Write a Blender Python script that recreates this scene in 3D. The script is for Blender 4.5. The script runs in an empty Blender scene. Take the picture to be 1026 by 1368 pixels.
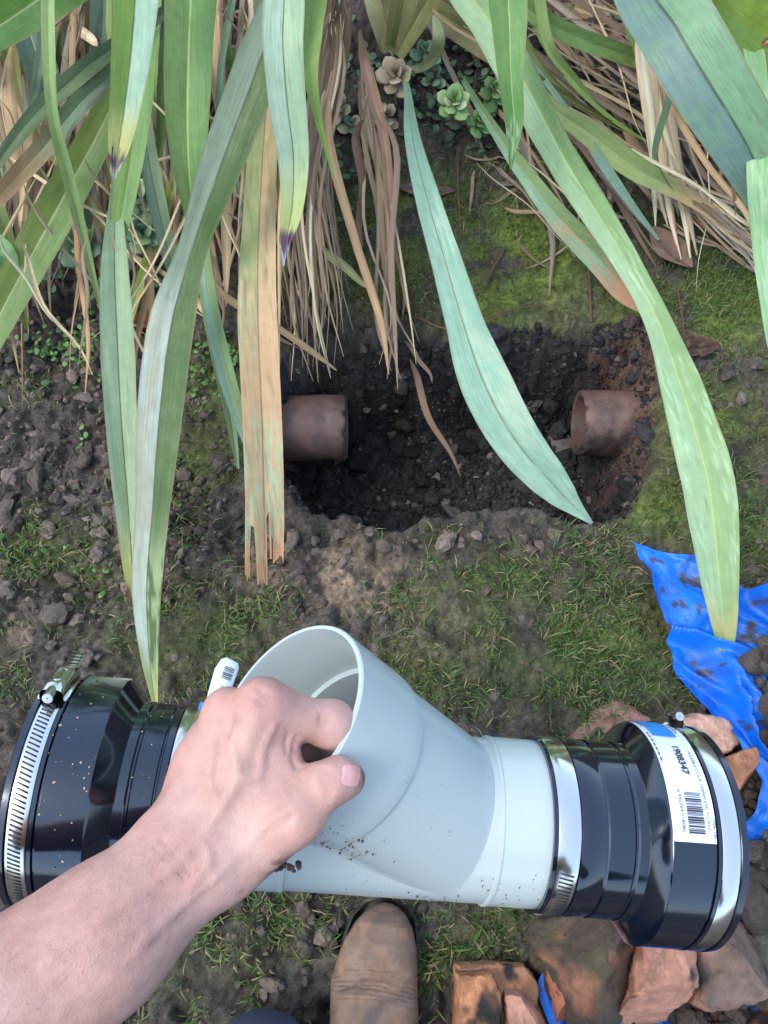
import bpy, bmesh, math, random
import numpy as np
from mathutils import Matrix, Vector

# ------------------------------------------------------------------ camera, sky, sun, exposure
SC = bpy.context.scene
COL = SC.collection
F = 1027.6                      # focal length in photograph pixels (1026 x 1368)
TILT = math.radians(25.0)
CAM = np.array([0.0, 0.0, 1.15])
cam_d = bpy.data.cameras.new('camera')
cam = bpy.data.objects.new('camera', cam_d)
COL.objects.link(cam)
cam.location = CAM
cam.rotation_euler = (TILT, 0, 0)
cam_d.sensor_fit = 'VERTICAL'
cam_d.sensor_height = 36.0
cam_d.lens = 18.0 * F / 684.0
cam_d.clip_start = 0.02
cam_d.clip_end = 500.0
SC.camera = cam

SUN_EL, SUN_AZ = math.radians(56), math.radians(-112)     # azimuth from +Y, clockwise
world = bpy.data.worlds.new('World')
SC.world = world
world.use_nodes = True
wn = world.node_tree.nodes
bg = wn['Background']
sky = wn.new('ShaderNodeTexSky')
sky.sky_type = 'NISHITA'
sky.sun_disc = False
sky.sun_elevation = SUN_EL
sky.sun_rotation = SUN_AZ
sky.air_density = 1.0
sky.dust_density = 2.0
veil = wn.new('ShaderNodeVectorMath'); veil.operation = 'ADD'      # even pale blue added to the whole sky to lift reflections
veil.inputs[1].default_value = (2.7, 3.35, 4.2)
world.node_tree.links.new(sky.outputs[0], veil.inputs[0])
world.node_tree.links.new(veil.outputs[0], bg.inputs[0])
bg.inputs[1].default_value = 0.12
sun_d = bpy.data.lights.new('sun', 'SUN')
sun_d.energy = 1.35
sun_d.angle = math.radians(24)
sun_d.color = (1.0, 0.95, 0.88)
sun = bpy.data.objects.new('sun', sun_d)
COL.objects.link(sun)
_sd = Vector((math.sin(SUN_AZ) * math.cos(SUN_EL), math.cos(SUN_AZ) * math.cos(SUN_EL), math.sin(SUN_EL)))
sun.rotation_euler = (-_sd).to_track_quat('-Z', 'Y').to_euler()
SC.view_settings.view_transform = 'Standard'
SC.view_settings.look = 'None'
SC.view_settings.gamma = 1.0
SC.view_settings.exposure = 0.88
SC.view_settings.use_curve_mapping = False
SC.cycles.max_bounces = 8
SC.cycles.use_denoising = True

rng = np.random.default_rng(7)
random.seed(7)
ct, st = math.cos(TILT), math.sin(TILT)
R_CAM = np.array([[1, 0, 0], [0, ct, -st], [0, st, ct]])      # camera axes (right, up, back) -> world

# ------------------------------------------------------------------ helpers
def c2w(P):
    """camera frame (right, down, depth) -> world"""
    P = np.atleast_2d(np.asarray(P, float))
    return CAM + (P * [1, -1, -1]) @ R_CAM.T

def dirw(px, py):
    v = np.stack([(np.asarray(px, float) - 513) / F, -(np.asarray(py, float) - 684) / F, -np.ones_like(np.asarray(px, float))], -1)
    return v @ R_CAM.T

def G(px, py, z=0.0):
    """point of the place at height z seen at a pixel of the photograph"""
    d = dirw(px, py)
    t = (np.asarray(z) - CAM[2]) / d[..., 2]
    return CAM + d * np.asarray(t)[..., None]

def depth_of(P):
    return -((np.asarray(P) - CAM) @ R_CAM)[..., 2]

def pix(P):
    q = (np.asarray(P) - CAM) @ R_CAM
    d = np.maximum(-q[..., 2], 1e-3)
    return 513 + F * q[..., 0] / d, 684 - F * q[..., 1] / d

def lin(c):
    c = np.asarray(c, float) / 255.0
    return np.where(c <= 0.04045, c / 12.92, ((c + 0.055) / 1.055) ** 2.4)

def sstep(a, b, x):
    t = np.clip((np.asarray(x, float) - a) / (b - a), 0, 1)
    return t * t * (3 - 2 * t)

def _hash(i, j, k, s):
    h = (i * 374761393 + j * 668265263 + k * 1274126177 + s * 362437) & 0xFFFFFFFF
    h = ((h ^ (h >> 13)) * 1274126177) & 0xFFFFFFFF
    h = h ^ (h >> 16)
    return (h & 0xFFFF) / 65535.0

def vnoise(P, seed=0):
    P = np.asarray(P, float)
    if P.shape[-1] == 2:
        P = np.concatenate([P, np.zeros(P.shape[:-1] + (1,))], -1)
    i = np.floor(P).astype(np.int64)
    f = P - i
    f = f * f * (3 - 2 * f)
    out = 0
    for a in (0, 1):
        wa = f[..., 0] if a else 1 - f[..., 0]
        for b in (0, 1):
            wb = f[..., 1] if b else 1 - f[..., 1]
            for c in (0, 1):
                wc = f[..., 2] if c else 1 - f[..., 2]
                out = out + wa * wb * wc * _hash(i[..., 0] + a, i[..., 1] + b, i[..., 2] + c, seed)
    return out

def fbm(P, seed=0, octs=4):
    s, a, t = 0, 0.5, 0
    P = np.asarray(P, float)
    for o in range(octs):
        s = s + a * vnoise(P * 2.03 ** o + 17.3 * o, seed + o)
        t += a
        a *= 0.5
    return s / t                 # 0..1

def mk(name, V, Fc, mat=None, parent=None, col=None, uv=None, smooth=True, sharp=None):
    """mesh object from arrays; Fc = (n,3) or (n,4) array or list of such"""
    V = np.asarray(V, np.float32)
    if isinstance(Fc, np.ndarray):
        Fc = [Fc]
    Fc = [np.asarray(f, np.int32) for f in Fc if len(f)]
    me = bpy.data.meshes.new(name)
    me.vertices.add(len(V))
    me.vertices.foreach_set('co', V.ravel())
    loops = np.concatenate([f.ravel() for f in Fc])
    tot = np.concatenate([np.full(len(f), f.shape[1], np.int32) for f in Fc])
    start = np.concatenate([[0], np.cumsum(tot)[:-1]]).astype(np.int32)
    me.loops.add(len(loops))
    me.loops.foreach_set('vertex_index', loops)
    me.polygons.add(len(tot))
    me.polygons.foreach_set('loop_start', start)
    me.polygons.foreach_set('loop_total', tot)
    if smooth:
        me.polygons.foreach_set('use_smooth', np.ones(len(tot), bool))
    me.update(calc_edges=True)
    me.validate()
    if sharp is not None:
        me.set_sharp_from_angle(angle=math.radians(sharp))
    if col is not None:
        at = me.color_attributes.new('col', 'FLOAT_COLOR', 'POINT')
        c4 = np.ones((len(V), 4), np.float32)
        c4[:, :3] = col
        at.data.foreach_set('color', c4.ravel())
    if uv is not None:
        l = me.uv_layers.new(name='UVMap')
        l.data.foreach_set('uv', np.asarray(uv, np.float32)[loops].ravel())
    o = bpy.data.objects.new(name, me)
    COL.objects.link(o)
    if mat:
        me.materials.append(mat)
    if parent:
        o.parent = parent
    return o

def empty(name, loc=(0, 0, 0)):
    o = bpy.data.objects.new(name, None)
    o.empty_display_size = 0.05
    o.location = loc
    COL.objects.link(o)
    return o

def tag(o, label=None, cat=None, group=None, kind=None):
    if label: o['label'] = label
    if cat: o['category'] = cat
    if group: o['group'] = group
    if kind: o['kind'] = kind
    return o

def child(o, root):
    """parent keeping world place (roots here are only translated or rigid)"""
    o.parent = root
    o.matrix_parent_inverse = root.matrix_basis.inverted()
    return o

def grid_faces(n, m, closed_m=False):
    i = np.arange(n - 1)[:, None]
    mm = m if closed_m else m - 1
    j = np.arange(mm)[None, :]
    jn = (j + 1) % m
    a = i * m + j; b = i * m + jn; c = (i + 1) * m + jn; d = (i + 1) * m + j
    return np.stack([a, b, c, d], -1).reshape(-1, 4)

def catmull(P, n, want_idx=False):
    """centripetal spline through P (first three columns are the place)"""
    P = np.asarray(P, float)
    k = len(P)
    Q = np.concatenate([[2 * P[0] - P[1]], P, [2 * P[-1] - P[-2]]])
    T = np.concatenate([[0], np.cumsum(np.sqrt(np.maximum(np.linalg.norm(np.diff(Q[:, :3], axis=0), axis=1), 1e-6)))])
    t = np.linspace(T[1], T[-2] - 1e-9, n)
    i = np.clip(np.searchsorted(T, t, side='right') - 1, 1, k - 1)
    t0, t1, t2, t3 = (T[i + d][:, None] for d in (-1, 0, 1, 2))
    p0, p1, p2, p3 = (Q[i + d] for d in (-1, 0, 1, 2))
    h = t2 - t1
    m1 = h * ((p1 - p0) / (t1 - t0) - (p2 - p0) / (t2 - t0) + (p2 - p1) / h)
    m2 = h * ((p2 - p1) / h - (p3 - p1) / (t3 - t1) + (p3 - p2) / (t3 - t2))
    f = (t[:, None] - t1) / h
    out = (2 * f ** 3 - 3 * f ** 2 + 1) * p1 + (f ** 3 - 2 * f ** 2 + f) * m1 + (-2 * f ** 3 + 3 * f ** 2) * p2 + (f ** 3 - f ** 2) * m2
    return (out, (i - 1) + f[:, 0]) if want_idx else out

def unit(v):
    v = np.asarray(v, float)
    return v / np.maximum(np.linalg.norm(v, axis=-1, keepdims=True), 1e-9)

# ------------------------------------------------------------------ materials
def mat(name, base=None, rough=0.6, metal=0.0, attr=True, noise=(0, 0), bump=(0, 0), bump2=(0, 0), spec=0.5, uvstreak=None,
        sss=0.0, coat=0.0, mix=None, vor=(0, 0), rough_noise=0.0, trans=0.0):
    m = bpy.data.materials.new(name)
    m.use_nodes = True
    nt = m.node_tree
    N, L = nt.nodes, nt.links
    b = N['Principled BSDF']
    tc = N.new('ShaderNodeTexCoord')
    geo = N.new('ShaderNodeNewGeometry')
    pos = tc.outputs['Object']
    if attr:
        a = N.new('ShaderNodeAttribute'); a.attribute_name = 'col'
        colr = a.outputs['Color']
    else:
        r = N.new('ShaderNodeRGB'); r.outputs[0].default_value = (*base, 1)
        colr = r.outputs[0]
    def ntex(scale, detail=6, vec=None, rg=0.6):
        t = N.new('ShaderNodeTexNoise')
        t.inputs['Scale'].default_value = scale
        t.inputs['Detail'].default_value = detail
        t.inputs['Roughness'].default_value = rg
        L.new(vec or pos, t.inputs['Vector'])
        return t.outputs['Fac']
    def ramp(sock, lo, hi, a0, a1):
        mr = N.new('ShaderNodeMapRange')
        mr.inputs['From Min'].default_value = lo; mr.inputs['From Max'].default_value = hi
        mr.inputs['To Min'].default_value = a0; mr.inputs['To Max'].default_value = a1
        L.new(sock, mr.inputs['Value'])
        return mr.outputs[0]
    def mul(colsock, fac):
        v = N.new('ShaderNodeVectorMath'); v.operation = 'SCALE'
        L.new(colsock, v.inputs[0]); L.new(fac, v.inputs['Scale'])
        return v.outputs[0]
    if mix:                                   # (colour, scale, lo, hi): patches of a second colour
        for (c2, sc, lo, hi) in mix:
            f = ramp(ntex(sc, 8), lo, hi, 0, 1)
            mx = N.new('ShaderNodeMix'); mx.data_type = 'RGBA'
            L.new(f, mx.inputs[0]); L.new(colr, mx.inputs[6]); mx.inputs[7].default_value = (*c2, 1)
            colr = mx.outputs[2]
    if noise[0]:
        colr = mul(colr, ramp(ntex(noise[0]), 0.25, 0.75, 1 - noise[1], 1 + noise[1]))
    h = None
    if uvstreak:
        mp = N.new('ShaderNodeMapping'); mp.inputs['Scale'].default_value = (uvstreak[0], uvstreak[1], 1)
        L.new(tc.outputs['UV'], mp.inputs[0])
        s = ntex(1.0, 5, mp.outputs[0])
        colr = mul(colr, ramp(s, 0.25, 0.75, 1 - uvstreak[2], 1 + uvstreak[2]))
        bp = N.new('ShaderNodeBump'); bp.inputs['Strength'].default_value = uvstreak[3]; bp.inputs['Distance'].default_value = 0.001
        L.new(s, bp.inputs['Height']); h = bp.outputs[0]
    for (sc, d) in (bump, bump2):
        if sc:
            bp = N.new('ShaderNodeBump'); bp.inputs['Strength'].default_value = 0.8; bp.inputs['Distance'].default_value = d
            L.new(ntex(sc, 8), bp.inputs['Height'])
            if h: L.new(h, bp.inputs['Normal'])
            h = bp.outputs[0]
    if vor[0]:
        vt = N.new('ShaderNodeTexVoronoi'); vt.inputs['Scale'].default_value = vor[0]; vt.inputs['Detail'].default_value = 2.0
        wv = N.new('ShaderNodeVectorMath'); wv.operation = 'MULTIPLY_ADD'
        nz_ = N.new('ShaderNodeTexNoise'); nz_.inputs['Scale'].default_value = vor[0] * .8
        L.new(pos, nz_.inputs['Vector']); L.new(nz_.outputs['Color'], wv.inputs[0]); wv.inputs[1].default_value = (1.2 / vor[0],) * 3; L.new(pos, wv.inputs[2])
        L.new(wv.outputs[0], vt.inputs['Vector'])
        bp = N.new('ShaderNodeBump'); bp.invert = True; bp.inputs['Strength'].default_value = 0.8; bp.inputs['Distance'].default_value = vor[1]
        L.new(vt.outputs['Distance'], bp.inputs['Height'])
        if h: L.new(h, bp.inputs['Normal'])
        h = bp.outputs[0]
    if h: L.new(h, b.inputs['Normal'])
    L.new(colr, b.inputs['Base Color'])
    b.inputs['Roughness'].default_value = rough
    if rough_noise:
        L.new(ramp(ntex(40, 5), 0.3, 0.7, max(0.02, rough - rough_noise), rough + rough_noise), b.inputs['Roughness'])
    b.inputs['Metallic'].default_value = metal
    if name == 'black_rubber':
        b.inputs['Specular Tint'].default_value = (.62, .76, 1.0, 1); b.inputs['Coat Tint'].default_value = (.8, .9, 1.0, 1)
    b.inputs['Specular IOR Level'].default_value = spec
    if sss:
        b.inputs['Subsurface Weight'].default_value = sss
        b.inputs['Subsurface Radius'].default_value = (1.0, 0.35, 0.2)
        b.inputs['Subsurface Scale'].default_value = 0.004
    if coat:
        b.inputs['Coat Weight'].default_value = coat
        b.inputs['Coat Roughness'].default_value = 0.08
    if trans:
        tr = N.new('ShaderNodeBsdfTranslucent')
        L.new(colr, tr.inputs[0])
        if h: L.new(h, tr.inputs['Normal'])
        ms = N.new('ShaderNodeMixShader'); ms.inputs[0].default_value = trans
        L.new(b.outputs[0], ms.inputs[1]); L.new(tr.outputs[0], ms.inputs[2])
        L.new(ms.outputs[0], N['Material Output'].inputs[0])
    return m

M_ground = mat('soil_ground', rough=0.9, noise=(170, 0.55), bump=(110, 0.005), bump2=(420, 0.003), spec=0.2)
M_clod = mat('soil_clod', rough=0.92, noise=(140, 0.35), bump=(180, 0.004), spec=0.2)
M_grass = mat('grass_blade', rough=0.55, trans=0.25, spec=0.3)
M_leaf = mat('flax_leaf', rough=0.42, uvstreak=(62, 1.6, 0.22, 0.8), trans=0.12, noise=(55, 0.10), rough_noise=0.1, spec=0.4)
M_dead = mat('dead_leaf', rough=0.75, uvstreak=(12, 2.0, 0.3, 0.9), trans=0.1, spec=0.2)
M_litter = mat('leaf_litter', rough=0.8, noise=(60, 0.3), bump=(120, 0.002), trans=0.1, spec=0.2)
M_succ = mat('succulent_leaf', rough=0.5, noise=(150, 0.2), spec=0.4, trans=0.1)
M_pvc = mat('grey_pvc', base=lin((174, 187, 189)), attr=False, rough=0.21, noise=(9, 0.03), rough_noise=0.02)
M_rub = mat('black_rubber', base=(0.003, 0.0045, 0.010), attr=False, rough=0.13, coat=1.0, bump=(120, 0.00012), rough_noise=0.08, spec=0.55)
M_steel = mat('stainless_steel', base=(0.66, 0.67, 0.66), attr=False, rough=0.17, metal=1.0, rough_noise=0.06)
M_slot = mat('slot_dark', base=(0.02, 0.02, 0.024), attr=False, rough=0.5)
M_paper = mat('sticker_paper', base=lin((212, 224, 240)), attr=False, rough=0.35, noise=(80, 0.03))
M_ink = mat('black_ink', base=(0.03, 0.03, 0.045), attr=False, rough=0.5)
M_blue = mat('blue_print', base=lin((30, 135, 215)), attr=False, rough=0.4)
M_terra = mat('terracotta', base=lin((118, 92, 84)), attr=False, rough=0.5, noise=(25, 0.3), bump=(70, 0.003), bump2=(400, 0.0008), rough_noise=0.15,
              mix=[((0.035, 0.028, 0.025), 9, 0.46, 0.62), ((0.12, 0.095, 0.08), 30, 0.52, 0.66)])
M_shard = mat('fired_clay', rough=0.8, noise=(60, 0.35), bump=(60, 0.006), bump2=(260, 0.003), spec=0.3)
M_tarp = mat('blue_plastic', rough=0.42, noise=(30, 0.12), bump=(40, 0.003), bump2=(500, 0.0006), spec=0.5)
M_skin = mat('skin', rough=0.48, noise=(120, 0.12), bump=(300, 0.0003), bump2=(60, 0.0008), vor=(800, 0.00016), sss=0.10, spec=0.35)
M_nail = mat('nail', base=lin((214, 160, 155)), attr=False, rough=0.3, noise=(300, 0.08), sss=0.1)
M_boot = mat('boot_leather', rough=0.46, noise=(45, 0.28), bump=(70, 0.002), bump2=(500, 0.0008), spec=0.35)
M_sole = mat('boot_sole', base=(0.03, 0.025, 0.02), attr=False, rough=0.8, noise=(80, 0.3))
M_denim = mat('navy_cloth', base=(0.028, 0.034, 0.065), attr=False, rough=0.85, noise=(700, 0.5), bump=(900, 0.0012))
M_shirt = mat('shirt_cloth', base=lin((120, 110, 92)), attr=False, rough=0.9, noise=(300, 0.15), bump=(500, 0.001))
M_wood = mat('twig_bark', base=lin((92, 66, 50)), attr=False, rough=0.85, noise=(120, 0.35), bump=(200, 0.002))
M_hair = mat('arm_hair', base=lin((138, 98, 78)), attr=False, rough=0.5)

# ------------------------------------------------------------------ ground
HOLE_PX = [(352, 500), (372, 478), (420, 462), (470, 447), (520, 440), (565, 432), (620, 436), (660, 430), (715, 428), (760, 436), (810, 424), (860, 418),
           (884, 440), (892, 500), (890, 560), (880, 620), (866, 665), (848, 700), (800, 706), (740, 696), (690, 690), (620, 694), (560, 708), (500, 712),
           (440, 702), (395, 690), (372, 650), (350, 600)]
HOLE = G(np.array([p[0] for p in HOLE_PX]), np.array([p[1] for p in HOLE_PX]), 0.0)[:, :2]

def sd_poly(P, poly):
    """signed distance, positive inside"""
    d = np.full(len(P), 1e9); ins = np.zeros(len(P), bool)
    n = len(poly)
    for i in range(n):
        a, b = poly[i], poly[(i + 1) % n]
        e = b - a; w = P - a
        t = np.clip((w @ e) / (e @ e), 0, 1)
        d = np.minimum(d, ((w - t[:, None] * e) ** 2).sum(1))
        c = (a[1] > P[:, 1]) != (b[1] > P[:, 1])
        with np.errstate(divide='ignore', invalid='ignore'):
            xx = (b[0] - a[0]) * (P[:, 1] - a[1]) / (b[1] - a[1]) + a[0]
        ins ^= c & (P[:, 0] < xx)
    return np.where(ins, 1, -1) * np.sqrt(d)

def blobs(px, py, L):
    m = np.zeros(np.shape(px))
    for b in L:
        x, y, rx, ry = b[:4]; w = b[4] if len(b) > 4 else 1.0
        m = np.maximum(m, w * np.exp(-(((px - x) / rx) ** 2 + ((py - y) / ry) ** 2)))
    return m

GRASS = [(85, 525, 55, 28, .9), (60, 745, 75, 50, .8), (130, 720, 40, 40, .7), (240, 850, 95, 60, .9), (330, 820, 60, 50, .7), (640, 790, 110, 60, .9), (600, 740, 60, 40, .8),
         (790, 765, 90, 60, .8), (730, 880, 140, 80, .8), (790, 930, 80, 60, .7), (930, 560, 70, 60, .55), (960, 690, 70, 70, .7), (905, 670, 50, 50, .6), (285, 590, 40, 40, .6),
         (240, 650, 40, 70, .5), (460, 735, 60, 35, .45), (300, 1280, 140, 80, .8), (600, 1250, 120, 80, .5), (640, 1300, 80, 60, .5), (950, 390, 90, 60, .8), (800, 300, 120, 60, .6),
         (640, 300, 160, 60, .3), (300, 500, 50, 60, .5), (640, 400, 90, 40, .3), (860, 330, 80, 60, .5), (40, 600, 50, 30, .25), (20, 880, 50, 50, .6), (80, 840, 60, 30, .4), (690, 250, 120, 40, .5), (980, 470, 50, 60, .35)]
MOSS = [(560, 320, 130, 80, .8), (700, 340, 110, 90, .9), (650, 400, 90, 50, .8), (980, 400, 110, 80, 1), (860, 420, 70, 50, .6), (500, 300, 70, 60, .7), (940, 570, 80, 80, .6), (960, 690, 90, 80, .6), (880, 680, 70, 50, .6),
        (640, 790, 110, 50, .5), (780, 860, 140, 80, .55), (250, 850, 100, 55, .4), (560, 900, 80, 50, .3), (280, 600, 50, 50, .4), (300, 1280, 120, 70, .15), (600, 1250, 110, 70, .25), (80, 740, 70, 50, .35), (300, 520, 60, 60, .5), (820, 280, 150, 60, .5)]
TANB = [(470, 765, 65, 42, 1), (345, 760, 50, 40, .5), (500, 800, 60, 30, .6), (30, 850, 30, 25, .5), (620, 850, 60, 35, .35)]
CLAY = [(850, 470, 60, 60, 1), (865, 560, 40, 90, 1), (830, 445, 60, 30, .8), (470, 460, 40, 25, .3)]

def worley(P, cell, seed):
    q = P / cell; i0 = np.floor(q).astype(np.int64)
    best = np.full(len(P), 9.0); val = np.zeros(len(P))
    for a in (-1, 0, 1):
        for b in (-1, 0, 1):
            i = i0 + [a, b]; z = np.zeros(len(P), np.int64)
            c = i + np.stack([_hash(i[:, 0], i[:, 1], z, seed), _hash(i[:, 0], i[:, 1], z, seed + 1)], 1)
            d = np.sqrt(((q - c) ** 2).sum(1)); v = _hash(i[:, 0], i[:, 1], z, seed + 2)
            m = d < best; best = np.where(m, d, best); val = np.where(m, v, val)
    return best, val

def ground_h(P):
    sd = sd_poly(P, HOLE)
    px, py = pix(np.concatenate([P, np.zeros((len(P), 1))], 1))
    near = (np.abs(P[:, 0]) < 1.6) & (P[:, 1] > -1) & (P[:, 1] < 3)
    gm = np.clip(blobs(px, py, GRASS) + blobs(px, py, MOSS), 0, 1)
    h = 0.05 * (fbm(P * 3.1, 3, 3) - 0.5) * sstep(0.35, -0.05, sd)
    rough = 1 - 0.6 * gm
    n1 = fbm(P * 22, 11, 3) - 0.5
    n2 = np.abs(fbm(P * 55, 21, 3) - 0.5) * 2
    h = h + near * (rough * (0.050 * n1 + 0.018 * (0.5 - n2) + 0.022 * (fbm(P * 46, 23, 4) - .5) + 0.014 * (fbm(P * 105, 27, 3) - .5)) + 0.004 * (vnoise(P * 160, 31) - 0.5))
    dwp = P + .006 * np.stack([vnoise(P * 90, 33), vnoise(P * 90, 34)], 1)
    for (cell, amp, sd_) in ((.034, .012, 401), (.014, .005, 411)):
        f1, v1 = worley(dwp, cell, sd_)
        h = h + near * (1 - .75 * gm) * amp * (v1 * 1.6 - .3) * np.clip(1 - f1 * f1 * 1.5, 0, 1)
    h = h + 0.06 * sstep(1.25, 1.7, P[:, 1])
    sdn = sd + 0.03 * (fbm(P * 14, 41, 3) - 0.5) + 0.012 * (vnoise(P * 60, 44) - 0.5)
    wid = 0.045 + 0.035 * sstep(0.36, 0.47, P[:, 0]) + 0.05 * sstep(0.75, 0.95, P[:, 1])
    k = np.clip(sdn / wid, 0, 1)
    k = np.where(k < 0.5, 2 * k * k, 1 - 2 * (1 - k) ** 2)
    floor = -0.30 + 0.05 * (fbm(P * 9, 51, 3) - 0.5) + 0.03 * (fbm(P * 40, 52, 3) - 0.5)
    lumps = (0.05 * (fbm(P * 26, 61, 3) - 0.5) + .03 * (fbm(P * 70, 63, 3) - .5)) * k * (1 - k) * 4 + .012 * (fbm(P * 110, 65, 3) - .5) * k
    h = h * (1 - k) + k * floor + lumps
    return h, sd, k, px, py, gm

def ground_col(P, h, k, px, py):
    n = fbm(P * 7, 71, 4)[:, None]; n2 = fbm(P * 38, 81, 4)[:, None]
    soil = lin((82, 75, 71)) * (0.32 + 1.3 * n2)
    soil = soil * (1 - 0.35 * sstep(0.45, 0.65, n)) + lin((70, 62, 56)) * 0.35 * sstep(0.45, 0.65, n)
    c = soil
    t = (blobs(px, py, TANB) * 0.9)[:, None] * sstep(0.3, 0.6, n2)
    c = c * (1 - t) + lin((160, 138, 118)) * t
    m = np.clip(blobs(px, py, MOSS) * 1.25, 0, 1)[:, None] * sstep(0.35, 0.55, 0.5 * n + 0.5 * fbm(P * 18, 91, 4)[:, None])
    mosscol = lin((96, 112, 48)) * (0.45 + 1.0 * n2) * (0.8 + 0.5 * n)
    c = c * (1 - m) + mosscol * m
    g = np.clip(blobs(px, py, GRASS), 0, 1)[:, None] * 0.6
    c = c * (1 - g) + lin((54, 62, 42)) * (0.4 + 1.1 * n2) * g
    dk = np.clip(blobs(px, py, [(590, 385, 55, 55, .9), (420, 440, 90, 40, .8), (530, 430, 60, 30, .7), (400, 200, 160, 150, .7), (120, 200, 220, 200, .8), (640, 120, 330, 80, .8), (560, 735, 130, 25, .6)]), 0, 1)[:, None]  # dark soil by the hole; under the flax, shade put into the colour
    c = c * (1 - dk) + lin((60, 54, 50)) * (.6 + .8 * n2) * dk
    kk = k[:, None]
    hole = lin((50, 49, 50)) * (0.35 + 1.3 * n2)
    grey = sstep(0.52, 0.7, fbm(P * 30, 95, 3))[:, None] * 0.6
    hole = hole * (1 - grey * .5) + lin((86, 84, 82)) * grey * .5
    cl = (blobs(px, py, CLAY))[:, None] * sstep(1.0, 0.55, kk) + 0.55 * sstep(0.40, 0.48, P[:, 0])[:, None] * sstep(0.02, 0.2, kk)
    cl = np.clip(cl, 0, 1)
    hole = hole * (1 - cl) + lin((98, 76, 68)) * (0.5 + n2) * cl
    kk = sstep(0.0, 0.25, kk + 0.15 * (n - 0.5))
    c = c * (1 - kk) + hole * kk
    fine = fbm(P * 130, 99, 3)[:, None]
    return np.clip(c * (.45 + 1.1 * fine), 0.004, 1)

fx = np.arange(-1.05, 1.1, 0.0042); fy = np.arange(-0.35, 2.1, 0.0046)
cx = np.array([1.3, 1.6, 2.2, 3.5, 6, 12, 25, 60, 150.0]); cyf = np.array([2.5, 2.9, 3.6, 5, 8, 15, 30, 70, 160.0]); cyb = np.array([0.7, 1, 1.6, 3, 6, 12, 25, 60, 150.0])
xs = np.concatenate([-cx[::-1], fx, cx]); ys = np.concatenate([-cyb[::-1], fy, cyf])
X, Y = np.meshgrid(xs, ys)
GP = np.stack([X.ravel(), Y.ravel()], 1)
GH, GSD, GK, GPX, GPY, GGM = ground_h(GP)
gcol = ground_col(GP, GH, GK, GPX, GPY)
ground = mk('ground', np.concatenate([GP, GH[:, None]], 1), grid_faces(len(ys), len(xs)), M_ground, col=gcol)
tag(ground, 'bare dark garden soil with moss patches and a dug hole', kind='structure')
HGRID = GH.reshape(len(ys), len(xs))

def hz(P):
    """ground height by bilinear lookup"""
    P = np.atleast_2d(P)
    ix = np.clip(np.searchsorted(xs, P[:, 0]) - 1, 0, len(xs) - 2); iy = np.clip(np.searchsorted(ys, P[:, 1]) - 1, 0, len(ys) - 2)
    fx_ = np.clip((P[:, 0] - xs[ix]) / (xs[ix + 1] - xs[ix]), 0, 1); fy_ = np.clip((P[:, 1] - ys[iy]) / (ys[iy + 1] - ys[iy]), 0, 1)
    return ((1 - fx_) * (1 - fy_) * HGRID[iy, ix] + fx_ * (1 - fy_) * HGRID[iy, ix + 1] + (1 - fx_) * fy_ * HGRID[iy + 1, ix] + fx_ * fy_ * HGRID[iy + 1, ix + 1])

def gz(px, py, up=0.0):
    p = G(px, py, 0.0)
    for _ in range(6):
        z = float(hz(p[:2])[0]) + up
        p = G(px, py, z)
    return p

# clods ------------------------------------------------------------
def ico(sub):
    bm = bmesh.new(); bmesh.ops.create_icosphere(bm, subdivisions=sub, radius=1.0)
    V = np.array([v.co[:] for v in bm.verts]); Fc = np.array([[v.index for v in f.verts] for f in bm.faces]); bm.free()
    return V, Fc

def lump_cloud(name, pos, rad, col, sub=None, flat=0.75, mat_=M_clod, parent=None, rough=0.62):
    """rough angular crumbs in one mesh: big ones finer, small ones coarser"""
    Vs, Cs, Fs, n0 = [], [], [], 0
    pos = np.asarray(pos); rad = np.asarray(rad); col = np.asarray(col)
    big = rad > (.0045 if sub is None else 9)
    huge = rad > (.011 if sub is None else 9)
    for lvl, sel in ((1, ~big), (2, big & ~huge), (3, huge)):
        I = np.where(sel)[0]
        if not len(I): continue
        base, fc = ico(sub or lvl)
        m = len(I)
        T = []
        for k in range(14):
            r = 1 + rough * ((fbm(base * 1.3 + 31 * k, 5 + k, 2)[:, None] - .5) * 1.5 + (fbm(base * 3.4 + 17 * k, 55 + k, 3)[:, None] - .5) * 1.1)
            q = base * r
            for c in range(5):                      # a few broken faces
                nrm = unit(rng.normal(0, 1, 3)); d = q @ nrm; cut = rng.uniform(.6, .9)
                q = q - np.maximum(0, d - cut)[:, None] * nrm * .85
            T.append(q)
        T = np.array(T)
        V = T[rng.integers(0, 14, m)]
        V = V * (rad[I][:, None] * rng.uniform(.7, 1.35, (m, 3)))[:, None] * np.array([1, 1, flat])
        a = rng.uniform(0, 6.28, m)[:, None]; c_, s_ = np.cos(a), np.sin(a)
        b = rng.normal(0, .5, m)[:, None]; cb, sb = np.cos(b), np.sin(b)
        x, y, z = V[..., 0], V[..., 1], V[..., 2]
        y, z = y * cb - z * sb, y * sb + z * cb
        V = np.stack([x * c_ - y * s_, x * s_ + y * c_, z], -1) + pos[I][:, None]
        nv = len(base)
        C = np.repeat(col[I][:, None], nv, 1) * (.8 + .4 * rng.random((m, nv, 1)))
        Vs.append(V.reshape(-1, 3)); Cs.append(C.reshape(-1, 3)); Fs.append((fc[None] + (n0 + np.arange(m) * nv)[:, None, None]).reshape(-1, 3)); n0 += m * nv
    return mk(name, np.concatenate(Vs), np.concatenate(Fs), mat_, parent, col=np.clip(np.concatenate(Cs), 0, 1), sharp=38)

def scatter_px(n, x0, x1, y0, y1):
    p = G(rng.uniform(x0, x1, n), rng.uniform(y0, y1, n), 0.0)[:, :2]
    return p

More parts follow.
